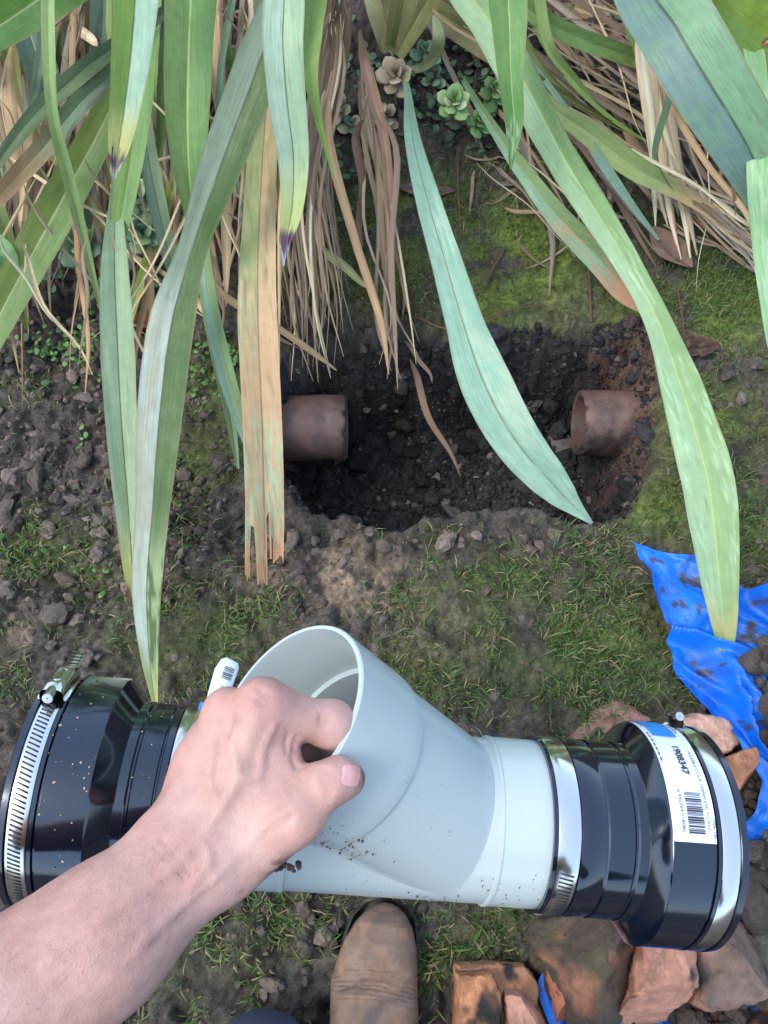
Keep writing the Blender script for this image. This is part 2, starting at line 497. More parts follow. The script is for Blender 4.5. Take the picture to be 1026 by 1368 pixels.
SOILY = [(120, 620, 190, 130, .42), (30, 500, 90, 60, .6), (60, 800, 120, 50, .3), (270, 730, 80, 60, .35), (1000, 960, 60, 180, .9), (420, 780, 90, 60, .15), (620, 870, 120, 60, .06), (560, 725, 160, 22, .35), (420, 1240, 120, 90, .12), (1010, 1150, 60, 150, .8), (960, 540, 50, 60, .2)]
P1 = scatter_px(38000, -60, 1090, 420, 1420)
px_, py_ = pix(np.concatenate([P1, np.zeros((len(P1), 1))], 1))
sdv = sd_poly(P1, HOLE)
w = np.clip(blobs(px_, py_, SOILY) + 0.012, 0, 1) * (sdv < 0.0)
P1 = P1[rng.random(len(P1)) < w]
r1 = 0.0016 + 0.0042 * rng.random(len(P1)) ** 2 + 0.013 * rng.random(len(P1)) ** 11
P1z = hz(P1) + r1 * 0.25
sh = (0.55 + 0.9 * rng.random((len(P1), 1)))
c1 = lin((92, 83, 77)) * sh * (.7 + .6 * fbm(P1 * 16, 97, 3)[:, None]) + np.array([0.022, 0.012, 0.004]) * rng.random((len(P1), 1)) ** 2
tag(lump_cloud('soil_clods', np.concatenate([P1, P1z[:, None]], 1), r1, c1), 'loose crumbs of grey brown soil strewn over the ground', kind='stuff')
# lumps in the hole
P2 = np.stack([rng.uniform(HOLE[:, 0].min(), HOLE[:, 0].max(), 9000), rng.uniform(HOLE[:, 1].min(), HOLE[:, 1].max(), 9000)], 1)
P2b = np.stack([rng.uniform(HOLE[:, 0].min(), HOLE[:, 0].max(), 40000), rng.uniform(HOLE[:, 1].min(), HOLE[:, 1].max(), 40000)], 1)
sdb = sd_poly(P2b, HOLE); P2b = P2b[(sdb > .014) & (sdb < .10)][:9000]
P2 = np.concatenate([P2[sd_poly(P2, HOLE) > 0.015], P2b])
r2 = 0.0014 + 0.004 * rng.random(len(P2)) ** 2 + .007 * rng.random(len(P2)) ** 12
r2[rng.random(len(P2)) < .012] = .011; big_ = r2 == .011; r2[big_] = rng.uniform(.009, .024, big_.sum())
kx = sstep(0.40, 0.5, P2[:, 0])[:, None] * (rng.random((len(P2), 1)) < 0.6)
gsh = (rng.random((len(P2), 1)) < 0.08)
c2 = (lin((48, 47, 48)) * (1 - gsh) + lin((98, 94, 90)) * gsh) * (0.5 + rng.random((len(P2), 1)))
c2 = c2 * (1 - kx) + lin((94, 74, 66)) * (0.6 + 0.7 * rng.random((len(P2), 1))) * kx
tag(lump_cloud('hole_crumbs', np.concatenate([P2, (hz(P2) + r2 * 0.2)[:, None]], 1), r2, c2), 'dark damp lumps of clay in the dug hole', kind='stuff')

# grass ------------------------------------------------------------
def blades(name, P, L, W, C, label):
    n = len(P)
    z0 = hz(P)
    a = rng.uniform(0, 6.28, n); lean = rng.uniform(0.2, 1.1, n)
    dx = np.cos(a) * lean; dy = np.sin(a) * lean
    side = np.stack([-np.sin(a), np.cos(a), np.zeros(n)], 1) * W[:, None]
    b = np.concatenate([P, (z0 - 0.002)[:, None]], 1)
    d1 = np.stack([dx * 0.35, dy * 0.35, np.full(n, 0.55)], 1) * L[:, None]
    d2 = np.stack([dx * 1.0, dy * 1.0, np.full(n, 0.85) - 0.45 * lean], 1) * L[:, None]
    V = np.stack([b - side, b + side, b + d1 - side * 0.8, b + d1 + side * 0.8, b + d2], 1).reshape(-1, 3)
    o = (np.arange(n) * 5)[:, None]
    q = np.concatenate([o, o + 1, o + 3, o + 2], 1); t = np.concatenate([o + 2, o + 3, o + 4], 1)
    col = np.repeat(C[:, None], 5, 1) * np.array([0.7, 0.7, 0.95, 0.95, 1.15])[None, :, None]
    return tag(mk(name, V, [q, t], M_grass, col=np.clip(col.reshape(-1, 3), 0, 1)), label, kind='stuff')

def grass_points(n, masks, sharp=1.0, box=(-80, 1110, 180, 1440)):
    P = scatter_px(n, *box)
    px, py = pix(np.concatenate([P, np.zeros((len(P), 1))], 1))
    clump = sstep(0.38, 0.62, 0.5 * fbm(P * 9, 101, 3) + 0.5 * fbm(P * 30, 105, 3))
    w = np.clip(blobs(px, py, masks), 0, 1) ** sharp * clump * (sd_poly(P, HOLE) < -0.008)
    k = rng.random(len(P)) < w
    return P[k]
PG = grass_points(120000, GRASS, .8)
n = len(PG)
v = rng.random((n, 1)); dry = (rng.random((n, 1)) < 0.26)
cg = (lin((84, 114, 56)) * (0.40 + 0.9 * v)) * (1 - dry) + lin((150, 140, 100)) * (0.6 + 0.5 * v) * dry
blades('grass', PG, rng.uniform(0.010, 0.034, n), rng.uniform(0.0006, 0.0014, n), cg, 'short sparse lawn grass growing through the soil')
PM = grass_points(230000, MOSS, 0.7)
n = len(PM)
cm = lin((112, 134, 54)) * (0.4 + 1.0 * rng.random((n, 1))) * np.array([1.0, 1.0, 0.8])
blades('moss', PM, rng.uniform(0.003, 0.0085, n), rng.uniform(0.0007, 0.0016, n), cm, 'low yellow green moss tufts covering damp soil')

# ------------------------------------------------------------------ flax
def leaf_mesh(name, C, W, parent, cl, cr, mid=None, fold=0.25, roll=None, tip=None, patch=None, nacross=23, material=None, ragged=0, seed=0, edge=None, up=None, spots=0, tcol=None):
    """C centre line (n,3) world, W full widths (n)."""
    n = len(C)
    T = unit(np.gradient(C, axis=0))
    V_ = unit(CAM - C) if up is None else np.repeat(np.asarray(up, float)[None], n, 0)
    Wd = unit(np.cross(V_, T)); N = unit(np.cross(T, Wd))
    if roll is not None:
        r = np.interp(np.linspace(0, 1, n), np.linspace(0, 1, len(roll)), np.radians(roll))[:, None]
        Wd, N = Wd * np.cos(r) + N * np.sin(r), N * np.cos(r) - Wd * np.sin(r)
    _h = np.array([.018, .05, .1, .2, .3, .4, .5, .6, .7, .8, .88, .94, 1.0])
    u = np.concatenate([-_h[::-1], [0], _h]) if nacross == 23 else np.linspace(-1, 1, nacross)
    nacross = len(u)
    t = np.linspace(0, 1, n)
    wob = 0.04 * (fbm(np.stack([t * 6, np.full(n, seed * 3.3)], 1), seed, 2) - 0.5)
    W = W * (1 + .05 * (fbm(np.stack([t * 34, np.full(n, seed * 1.7)], 1), seed + 5, 3) - .5))
    P = C[:, None] + (W[:, None] * 0.5)[..., None] * (u[None, :, None] * Wd[:, None] * (1 + 0 * wob[:, None, None]) + (fold * np.abs(u))[None, :, None] * N[:, None] + wob[:, None, None] * 2 * N[:, None])
    # gentle lengthwise ripple
    rip = (fbm(np.stack(np.meshgrid(t * 9, u * 1.2, indexing='ij'), -1).reshape(-1, 2) + seed * 7.7, seed + 3, 2).reshape(n, nacross) - 0.5)
    P = P + (rip * W[:, None] * 0.09)[..., None] * N[:, None]
    keep = None
    if ragged:
        ng = 3
        cuts = np.array([-.58, .12, .46])[:ng] + rng.uniform(-.16, .16, ng); gid = np.searchsorted(cuts, u)
        gl = rng.uniform(0.0, 0.030, ng + 1) * ragged
        gl[rng.integers(ng + 1)] = 0
        dirn = unit(C[-1] - C[-4])
        amt = gl[gid] + .010 * ragged * rng.random(nacross) ** 2
        k = sstep(0.90, 1.0, t)[:, None]
        P = P - (k * amt[None, :])[..., None] * dirn[None, None]
        P = P + (k * ((gid - ng / 2) * .0012 * ragged)[None, :])[..., None] * Wd[:, None] + (k * (rng.uniform(-1, 1, ng + 1)[gid] * .006 * ragged)[None, :])[..., None] * N[:, None]
        gs = rng.uniform(.925, .98, ng + 1)
        keep = [(i_, j_) for i_ in range(n - 1) for j_ in range(nacross - 1) if not (gid[j_] != gid[j_ + 1] and t[i_] > gs[gid[j_]])]
    uu = np.broadcast_to(u[None, :], (n, nacross)); tt = np.broadcast_to((t if tcol is None else tcol)[:, None], (n, nacross))
    s = sstep(-0.03, 0.03, uu)[..., None]
    cl = lin(cl); cr = lin(cr)
    col = cl * (1 - s) + cr * s
    nz = fbm(np.stack([uu * 1.3 + seed, tt * 9 + seed], -1), seed + 9, 4)[..., None]
    nf = fbm(np.stack([uu * 5 + seed, tt * 30 + seed], -1), seed + 19, 3)[..., None]
    nff = fbm(np.stack([uu * 9 + seed, tt * 120 + seed], -1), seed + 29, 2)[..., None]
    col = col * (0.80 + 0.28 * nf + .12 * nff)
    k = .5 * sstep(.70, .80, nff) * sstep(.5, .6, nf); col = col * (1 - k) + lin((112, 104, 78)) * k
    k = sstep(.90, .99, np.abs(uu))[..., None] * .45; col = col * (1 - k) + lin((120, 104, 72)) * k
    if tip is not None:
        for (tc, t0, t1) in tip:
            k = sstep(t0, t1, tt[..., None] + 0.10 * (nz - 0.5) + 0.03 * (nf - 0.5))
            col = col * (1 - k) + lin(tc) * k
    if patch is not None:
        for (pc, t0, t1, lo, *sd_) in patch:
            k = .55 * sstep(lo, lo + 0.07, nz + 0.6 * (nf - 0.5) + .45 * (nff - .5)) * sstep(t0 - 0.06, t0 + 0.04, tt[..., None]) * sstep(t1 + 0.04, t1 - 0.06, tt[..., None])
            if sd_: k = k * (uu[..., None] * sd_[0] > 0)
            col = col * (1 - k) + lin(pc) * k
    mcol = lin(mid) if mid is not None else None
    if mcol is not None:
        k = sstep(0.06, 0.015, np.abs(uu))[..., None] * (.85 * sstep(.30, .45, nf + .2))
        col = col * (1 - k) + mcol * k
    if edge is not None:
        k = sstep(0.82, 0.97, np.abs(uu))[..., None] * 0.7
        col = col * (1 - k) + lin(edge) * k
    for _ in range(spots):
        su, s_t = rng.uniform(-.8, .8), rng.uniform(.1, .9)
        d = np.sqrt(((uu - su) * 1.6) ** 2 + ((tt - s_t) * 9) ** 2)[..., None] * (.85 + .3 * nf)
        k = sstep(0.34, 0.22, d); col = col * (1 - k) + lin((92, 62, 40)) * k
        k = sstep(0.14, 0.06, d); col = col * (1 - k) + lin((196, 150, 104)) * k
    uv = np.stack([uu * 0.5 + 0.5, tt * 3 + seed * 1.7], -1)
    gf = grid_faces(n, nacross)
    if keep is not None: gf = gf[[i_ * (nacross - 1) + j_ for i_, j_ in keep]]
    if material is None: col = col * np.array([.90, .86, .76])
    gf_ = gf
    o = mk(name, P.reshape(-1, 3), gf, material or M_leaf, sharp=(25 if nacross == 3 else None), col=np.clip(col.reshape(-1, 3), 0.003, 0.95), uv=uv.reshape(-1, 2))
    if parent: child(o, parent)
    return o

CROWN = {'l': np.array([-0.42, 2.15, 0.08]), 'c': np.array([0.05, 1.93, 0.06]), 'r': np.array([0.62, 2.1, 0.08])}
pl = empty('flax_plant', CROWN['l']); tag(pl, 'flax plant at upper left with long green sword leaves hanging down', 'plant', 'flax plants behind the hole')
pc = empty('flax_plant', CROWN['c']); tag(pc, 'small flax fan between the two big ones, its leaf bases showing above a succulent', 'plant', 'flax plants behind the hole')
pr = empty('flax_plant', CROWN['r']); tag(pr, 'flax plant at upper right with one twisted leaf reaching the blue plastic sheet', 'plant', 'flax plants behind the hole')
PLANT = {'l': pl, 'c': pc, 'r': pr}
bpy.context.view_layer.update()

_seed = [100]
U = rng.uniform
def flax(pk, pts, cl, cr, n=56, arch=0.8, label=None, name='leaf', zoff=0.0, **kw):
    """pts: (px, py, width px, height z). Adds the arching base back to the crown when the leaf enters from above."""
    _seed[0] += 1
    A = np.array(pts, float)
    Cp = G(A[:, 0], A[:, 1], A[:, 3] + zoff)
    Wm = A[:, 2] * depth_of(Cp) / F
    crown = CROWN[pk]
    if arch:
        p0 = Cp[0]
        b = crown + np.array([rng.uniform(-.08, .08), rng.uniform(-.08, .08), 0])
        back = unit(Cp[0] - Cp[1]); 
        q1 = p0 * 0.62 + b * 0.38; q1[2] = max(p0[2], 0.25) * 1.0 + 0.30 * arch
        q2 = p0 * 0.25 + b * 0.75; q2[2] = q1[2] * 0.9
        Cp = np.concatenate([[b, q2, q1], Cp]); Wm = np.concatenate([[0.03, Wm[0] * .9, Wm[0]], Wm])
        ext = 3
    else:
        ext = 0
    k, ki = catmull(np.concatenate([Cp, Wm[:, None]], 1), n + ext * 8, True)
    tcol = np.clip((ki - ext) / (len(Cp) - 1 - ext), 0, 1)
    o = leaf_mesh(name, k[:, :3], np.maximum(k[:, 3], 0.0006), PLANT[pk], cl, cr, seed=_seed[0], tcol=tcol, **kw)
    if label: o['label'] = label
    return o

TEAL = (142, 178, 164); PALE = (172, 204, 192); GREEN = (112, 150, 84); BRIGHT = (128, 164, 92); DARK = (76, 108, 62); BLUE = (108, 146, 146); OLIVE = (128, 132, 84); TAN = (188, 152, 112); YEL = (176, 184, 118)
PURP = (96, 74, 88); RUST = (198, 150, 112); DLINE = (62, 64, 58)

# --- left plant, from the back to the front
flax('l', [(10, -40, 44, .30), (45, 60, 44, .22), (70, 150, 40, .14), (88, 230, 26, .07)], (88, 116, 104), (88, 116, 104), mid=(150, 175, 150))
flax('l', [(140, -40, 30, .26), (135, 80, 30, .2), (128, 200, 28, .12), (124, 330, 20, .05)], (84, 112, 100), (96, 122, 108))
flax('l', [(262, -50, 20, .36), (232, 0, 24, .36), (190, 60, 30, .34), (130, 180, 42, .28), (70, 290, 50, .2), (10, 400, 46, .12), (-40, 500, 30, .06)], (128, 150, 80), (110, 142, 80), mid=(180, 190, 140), arch=0)
flax('l', [(64, -40, 17, .50), (65, 70, 17, .46), (70, 150, 15, .40), (92, 240, 17, .30), (112, 320, 13, .2), (134, 410, 5, .08)], (150, 178, 116), (150, 182, 122))
flax('l', [(268, -60, 12, .36), (232, 5, 14, .38), (170, 50, 18, .40), (110, 95, 24, .40), (50, 150, 22, .36), (-10, 225, 14, .3), (-50, 280, 8, .25)], (82, 108, 76), (92, 116, 80), arch=0, tip=[((110, 104, 84), .7, 1)])
flax('l', [(264, -40, 14, .34), (226, 25, 18, .36), (165, 85, 22, .38), (110, 135, 26, .37), (60, 195, 26, .32), (10, 250, 22, .26), (-30, 300, 10, .2)], (92, 114, 84), (106, 130, 108), arch=0, tip=[((150, 128, 96), .55, .8)], patch=[((70, 56, 44), .3, .8, .62)])
flax('l', [(110, -40, 60, .42), (50, 0, 58, .40), (0, 34, 50, .36), (-60, 70, 40, .3)], (92, 134, 62), (74, 118, 52), mid=(150, 176, 130), arch=0)
flax('l', [(-20, 240, 20, .2), (5, 300, 18, .16), (22, 370, 13, .1), (36, 440, 6, .04)], (98, 124, 62), (88, 116, 56), arch=0)
flax('l', [(-30, 320, 44, .2), (0, 340, 40, .18), (10, 370, 24, .14), (0, 410, 10, .1)], (128, 170, 118), (128, 170, 118), arch=0)
flax('l', [(178, -60, 16, .34), (182, 60, 18, .34), (192, 170, 24, .28), (208, 260, 25, .22), (226, 340, 20, .15), (240, 390, 10, .08)], (110, 140, 124), (126, 154, 122), mid=DLINE)
flax('l', [(258, 20, 12, .14), (250, 190, 14, .12), (225, 270, 14, .1), (190, 370, 13, .07), (172, 430, 10, .04)], (150, 168, 84), (150, 168, 84), arch=0)
flax('l', [(252, -50, 12, .2), (256, 150, 12, .2), (262, 280, 14, .2), (276, 400, 17, .18), (292, 480, 19, .15), (308, 560, 14, .11), (318, 626, 4, .08)], (118, 148, 98), (140, 170, 140), mid=DLINE, arch=0)
flax('l', [(256, -50, 12, .24), (262, 150, 14, .24), (268, 300, 16, .24), (282, 410, 20, .21), (302, 500, 23, .17), (324, 570, 17, .12), (343, 628, 4, .09)], (136, 172, 150), (120, 152, 106), mid=(168, 180, 120), arch=0, tip=[((110, 104, 78), .93, 1)])
flax('l', [(358, -40, 46, .40), (356, 120, 40, .36), (349, 250, 44, .30), (344, 400, 52, .24), (350, 560, 52, .18), (353, 680, 52, .13), (354, 782, 46, .09)], (150, 160, 108), (186, 160, 122), n=80, fold=.12, mid=(128, 104, 74), roll=[0, 0, -14, 10, 22, -4, -26],
     tip=[((184, 154, 120), .36, .66), ((198, 150, 114), .86, .95)], patch=[((146, 194, 162), .68, .95, .36), ((146, 194, 162), .44, .62, .50, -1), ((124, 150, 92), .1, .5, .40), ((132, 98, 72), .3, 1, .54), ((210, 184, 150), .4, 1, .6)], ragged=1.6, label='half dead tan leaf with a split ragged tip')
flax('l', [(254, -40, 68, .46), (252, 60, 64, .43), (250, 150, 58, .38), (252, 220, 44, .33), (256, 280, 22, .27), (258, 325, 5, .22)], (118, 152, 92), (104, 146, 84), mid=(176, 200, 140), fold=.3)
flax('l', [(200, -40, 30, .40), (190, 100, 34, .37), (176, 200, 34, .32), (160, 300, 24, .25), (148, 370, 6, .2)], (132, 164, 92), (120, 160, 96))
flax('l', [(200, -60, 14, .32), (188, 30, 16, .30), (168, 180, 18, .28), (155, 280, 20, .26), (153, 350, 34, .24), (156, 440, 43, .22), (162, 560, 41, .18), (170, 660, 36, .14), (176, 740, 28, .11), (178, 800, 12, .09)], (138, 166, 138), (144, 172, 142), mid=(58, 60, 46), arch=0, n=64,
     tip=[((178, 186, 116), .80, .96), ((110, 76, 62), .975, 1)], label='long grey green leaf with a dark midrib ending in a yellow tip')
flax('l', [(380, -30, 46, .52), (344, 90, 60, .47), (288, 240, 52, .38), (258, 330, 38, .31), (230, 430, 58, .25), (213, 560, 58, .20), (204, 680, 44, .15), (196, 790, 38, .11), (200, 880, 22, .08), (208, 945, 6, .05)], (200, 216, 204), (66, 98, 46), n=96, arch=.6, fold=.34,
     mid=(60, 72, 42), patch=[((78, 110, 58), 0, .42, .0, -1), ((186, 176, 150), .44, .78, .50, -1), ((170, 192, 150), .72, .95, .3, 1)], tip=[((160, 178, 118), .86, .95), ((190, 176, 120), .96, 1.0)], label='broad dark green leaf, one half silvery, its tip behind the black coupling')
flax('l', [(180, -40, 62, .55), (176, 60, 52, .52), (167, 140, 40, .48), (158, 200, 26, .44), (152, 240, 8, .41)], (120, 152, 70), (152, 186, 168), mid=(70, 96, 70), fold=.4, tip=[((190, 196, 130), .45, .7), ((112, 84, 104), .78, .86), ((196, 200, 206), .9, .97)], ragged=.5)
flax('l', [(420, -40, 34, .50), (416, 40, 30, .47), (415, 100, 20, .44), (428, 170, 9, .38), (447, 238, 3, .32)], (122, 156, 80), (134, 166, 92))
flax('l', [(377, -40, 54, .60), (378, 60, 54, .56), (384, 140, 50, .51), (392, 210, 42, .46), (390, 280, 28, .41), (381, 330, 15, .37), (380, 358, 5, .35)], (164, 192, 172), (154, 184, 154), mid=(82, 90, 84), fold=.22,
     tip=[((184, 200, 134), .45, .70), ((112, 78, 106), .74, .79), ((176, 186, 206), .86, .93)], ragged=.5, label='pale front leaf with a frayed purple tip')
# --- centre fan
for (pts, a, b) in [
        ([(488, -50, 22, .24), (500, 10, 22, .18), (516, 66, 16, .1)], (176, 172, 132), (186, 182, 146)),
        ([(516, -50, 30, .24), (514, 10, 26, .17), (520, 70, 18, .1)], (170, 172, 128), (158, 160, 112)),
        ([(604, -50, 40, .26), (566, 10, 34, .18), (530, 74, 20, .1)], (150, 152, 100), (136, 142, 90)),
        ([(560, -50, 26, .30), (544, 10, 24, .22), (524, 68, 16, .12)], (166, 168, 124), (178, 176, 136)),
        ([(536, -50, 20, .33), (530, 6, 18, .25), (521, 62, 14, .13)], (150, 156, 104), (168, 170, 124))]:
    flax('c', pts[::-1], a, b, arch=0, n=24, mid=(186, 182, 146), fold=.22)
flax('c', [(580, 20, 6, .2), (586, 50, 17, .18), (580, 75, 15, .13), (562, 90, 11, .09), (538, 95, 7, .07)], (168, 178, 140), (150, 164, 124), arch=0, n=30)
flax('c', [(560, 0, 30, .14), (620, 40, 36, .12), (670, 75, 32, .1), (730, 120, 24, .06)], (140, 136, 96), (122, 124, 80), arch=0, mid=(160, 152, 110))
flax('c', [(536, 84, 6, .05), (544, 120, 9, .14), (552, 190, 22, .22), (572, 270, 34, .23), (595, 350, 42, .22), (618, 430, 54, .2), (646, 510, 70, .17), (690, 590, 64, .13), (741, 650, 45, .08), (770, 680, 20, .05), (791, 699, 4, .035)],
     (150, 190, 170), (138, 180, 162), mid=(112, 118, 90), n=84, arch=0, fold=.22, tip=[((132, 160, 164), .93, 1)], patch=[((108, 124, 98), .4, .95, .60), ((176, 206, 188), .3, .95, .56)], label='pale teal leaf drooping across the hole', roll=[0, 0, -12, -25, -10, 0])
# --- right plant
flax('r', [(700, 10, 22, .22), (760, 45, 24, .2), (840, 75, 22, .16), (900, 100, 12, .12)], (112, 146, 84), (104, 138, 80), arch=0, patch=[((150, 110, 84), .5, 1, .62)])
flax('r', [(640, -50, 12, .2), (690, 70, 16, .21), (735, 140, 18, .20), (790, 180, 30, .18), (850, 225, 30, .15), (905, 255, 20, .12), (960, 290, 10, .09)], (150, 170, 112), (136, 158, 104), arch=0, tip=[((188, 164, 126), .7, .95)], ragged=2)
flax('r', [(700, 70, 6, .2), (770, 165, 9, .18), (810, 225, 13, .15), (845, 275, 9, .11), (880, 320, 3, .06)], (128, 164, 150), (128, 164, 150), arch=0)
flax('r', [(612, 96, 6, .05), (652, 160, 12, .14), (700, 230, 22, .19), (750, 295, 30, .16), (800, 345, 36, .12), (840, 390, 34, .08), (868, 418, 10, .05)], (132, 168, 140), (120, 150, 104), arch=0, fold=.2, tip=[((188, 142, 112), .62, .85)], patch=[((184, 140, 110), .5, 1, .5)], label='shorter leaf with a rust brown tip at the edge of the hole')
flax('r', [(960, -60, 20, .30), (1003, 50, 24, .35), (1015, 150, 26, .39), (1016, 230, 34, .40), (1022, 320, 32, .34), (1030, 420, 22, .28), (1040, 520, 6, .2)], (140, 184, 140), (134, 178, 134), arch=0, patch=[((176, 206, 180), 0, 1, .58)])
flax('r', [(1100, 120, 60, .36), (1040, 60, 78, .38), (985, 25, 66, .36), (920, -20, 40, .34)], (112, 142, 62), (92, 126, 52), arch=0, spots=4, n=200)
flax('r', [(1080, 160, 30, .3), (1020, 130, 26, .3), (980, 110, 18, .28)], (104, 146, 122), (104, 146, 122), arch=0)
flax('r', [(610, -50, 44, .42), (655, 30, 50, .38), (700, 110, 54, .34), (750, 205, 52, .29), (800, 285, 44, .25), (845, 360, 34, .22), (880, 430, 34, .20), (905, 500, 48, .19), (926, 570, 60, .18), (945, 640, 66, .16), (955, 710, 60, .13), (962, 780, 46, .10), (968, 840, 30, .07), (971, 888, 10, .05)],
     (142, 178, 142), (132, 168, 120), n=110, arch=.7, fold=.22, roll=[0, 0, 0, 10, 40, 20, 0, 0, 0], mid=(160, 188, 110), patch=[((176, 208, 184), .35, .9, .56), ((112, 150, 90), .5, .9, .64)],
     tip=[((170, 172, 118), .84, .92), ((128, 158, 98), .92, .95), ((128, 98, 72), .985, 1)], label='long twisted green leaf whose tip lies over the blue plastic')
flax('r', [(683, -40, 56, .50), (681, 40, 46, .46), (683, 110, 32, .42), (687, 165, 24, .38), (684, 205, 10, .35), (682, 226, 3, .33)], (84, 128, 62), (92, 138, 76), mid=(150, 180, 120), patch=[((168, 196, 176), .6, 1, .58)], tip=[((140, 90, 60), .985, 1)])
flax('r', [(855, -60, 84, .52), (905, 40, 96, .50), (950, 115, 94, .47), (990, 180, 84, .43), (1020, 240, 66, .38), (1050, 310, 40, .32)], (98, 130, 126), (116, 158, 128), mid=(44, 66, 56), fold=.18, n=60, patch=[((98, 140, 112), 0, 1, .62)], label='widest blue green leaf with a dark midrib')
# --- upright leaves above the picture (the tall part of each plant)
for pk, k_ in (('l', 11), ('r', 11), ('c', 1)):
    for i in range(k_):
        b = CROWN[pk] + np.array([rng.uniform(-.25, .25), rng.uniform(-.05, .3), 0])
        tipx = b + np.array([rng.uniform(-.5, .5), rng.uniform(-.15, .4), rng.uniform(1.0, 1.7)])
        m_ = (b + tipx) / 2 + np.array([0, .1, .15])
        k = catmull(np.array([[*b, .04], [*m_, .06], [*tipx, .004]]), 20)
        _seed[0] += 1
        leaf_mesh('leaf', k[:, :3], k[:, 3], PLANT[pk], (104, 136, 84), (92, 128, 84), seed=_seed[0], up=(0, -1, .3), nacross=5)

# --- thin young blades that tangle behind the big ones
for i in range(26):
    pk = 'l' if i < 16 else 'r'
    x = U(-30, 340) if pk == 'l' else U(600, 1010)
    dx = rng.normal(10, 50) if pk == 'l' else rng.normal(110, 50)
    y1 = U(160, 400) if pk == 'l' else U(110, 300)
    w0 = U(6, 17); z0 = U(.2, .34)
    g = np.array([(120, 150, 84), (98, 132, 72), (140, 164, 100), (104, 134, 108), (128, 132, 80)][int(rng.integers(5))], float) * U(.8, 1.1)
    flax(pk, [(x, -50, w0, z0), (x + dx * .35 + rng.normal(0, 12), y1 * .4, w0, z0 * .8), (x + dx * .75 + rng.normal(0, 14), y1 * .75, w0 * .8, z0 * .5), (x + dx * 1.25, y1, w0 * .15, z0 * .25)], g, g * U(.85, 1.1), n=36, arch=0, fold=U(.1, .5),
         roll=[U(-30, 30), U(-40, 40), U(-50, 50)], tip=[((176, 150, 110), .86, .97)], mid=(150, 160, 110) if i % 2 else None)
# --- dead leaves
DCOL = [(206, 178, 142), (190, 162, 126), (172, 146, 118), (150, 130, 114), (214, 194, 164), (182, 144, 108), (134, 114, 100), (168, 156, 142)]
def dead(pk, x0, y0, x1, y1, z0, z1, w, bend=0.0, sag=0.0, color=None, hang=True):
    _seed[0] += 1
    m = 0.5
    mx, my = (x0 + x1) / 2 + bend, (y0 + y1) / 2 + rng.uniform(-10, 10)
    L_ = math.hypot(x1 - x0, y1 - y0); nx_, ny_ = -(y1 - y0) / L_, (x1 - x0) / L_
    q_ = rng.normal(0, .022 * L_, 2)
    pts = [(x0, y0, w * (.85 if y0 < 0 else .3), z0), (x0 * .72 + mx * .28 + nx_ * q_[0], y0 * .72 + my * .28 + ny_ * q_[0], w, z0 * .78 + z1 * .22 + sag), (mx, my, w * U(.8, 1.05), z0 * .45 + z1 * .55 + sag),
           (mx * .35 + x1 * .65 + nx_ * q_[1], my * .35 + y1 * .65 + ny_ * q_[1], w * U(.5, .8), z0 * .15 + z1 * .85), (x1 + rng.uniform(-4, 4), y1, w * .12, z1)]
    A = np.array(pts); P = G(A[:, 0], A[:, 1], A[:, 3])
    W = A[:, 2] * depth_of(P) / F
    k = catmull(np.concatenate([P, W[:, None]], 1), 18)
    c = np.minimum(np.array(color if color is not None else DCOL[rng.integers(len(DCOL))], float) * rng.uniform(.85, 1.2), 240)
    c2_ = c * rng.uniform(.8, 1.0)
    # keep strands out of the soil
    z = hz(k[:, :2]) + 0.004
    k[:, 2] = np.maximum(k[:, 2], z) if hang else k[:, 2]
    leaf_mesh('dead_leaf', k[:, :3], np.maximum(k[:, 3], .0005), PLANT[pk], c, c2_, fold=rng.uniform(-.5, .5), roll=[rng.uniform(-40, 40), rng.uniform(-40, 40)], nacross=3, material=M_dead, seed=_seed[0])

for i in range(170):      # mat of dead strands under the left plant
    x = U(-60, 350); y0 = U(-90, 40) if i < 110 else U(0, 160)
    dead('l', x, y0, x + rng.normal(0, 45), y0 + U(200, 400), U(.10, .30), U(.0, .06), U(3, 10.5), bend=rng.normal(0, 14))
for i in range(34):
    x = U(-40, 330); y = U(-20, 380)
    a = rng.normal(0, .6) + (math.pi if U(0, 1) < .5 else 0)
    l = U(80, 220)
    dead('l', x, y, x + l * math.cos(a), y + l * abs(math.sin(a)) + U(10, 60), U(.05, .16), U(.01, .05), U(4, 12))
for (a, b, c, d, w_) in [(16, 60, 34, 400, 16), (96, -40, 96, 230, 9), (299, -40, 299, 410, 17), (286, -40, 312, 300, 12), (40, 150, 22, 420, 12), (322, 20, 300, 330, 10), (130, 60, 70, 20, 12), (30, 100, 40, 430, 8), (340, 60, 380, 330, 14), (366, 120, 350, 400, 12), (270, 250, 296, 420, 10)]:
    dead('l', a, b, c, d, U(.28, .36), U(.03, .08), w_, color=DCOL[int(rng.choice([0, 1, 4]))])
for (a, b, c, d, w_) in [(50, 215, 95, 275, 4), (0, 318, 70, 430, 5), (95, 275, 135, 400, 3)]:
    dead('l', a, b, c, d, .3, .12, w_, color=(206, 196, 170))
for i in range(52):      # centre bundle hanging to the hole
    x = U(412, 462); t_ = U(0, 1)
    dead('c', x, U(-40, 40), 372 + (x - 408) * 1.6 + rng.normal(0, 15), U(370, 515), U(.24, .42), U(-.02, .04), U(2, 6.5), bend=-26 + rng.normal(0, 9), color=DCOL[int(rng.choice([0, 2, 3, 7, 4, 6]))])
for (a, b, c, d, w_) in [(436, -20, 398, 330, 17), (458, 0, 408, 280, 16), (468, 10, 428, 250, 15), (440, 20, 402, 400, 12)]:
    dead('c', a, b, c, d, .40, .05, w_, color=(150, 128, 112))
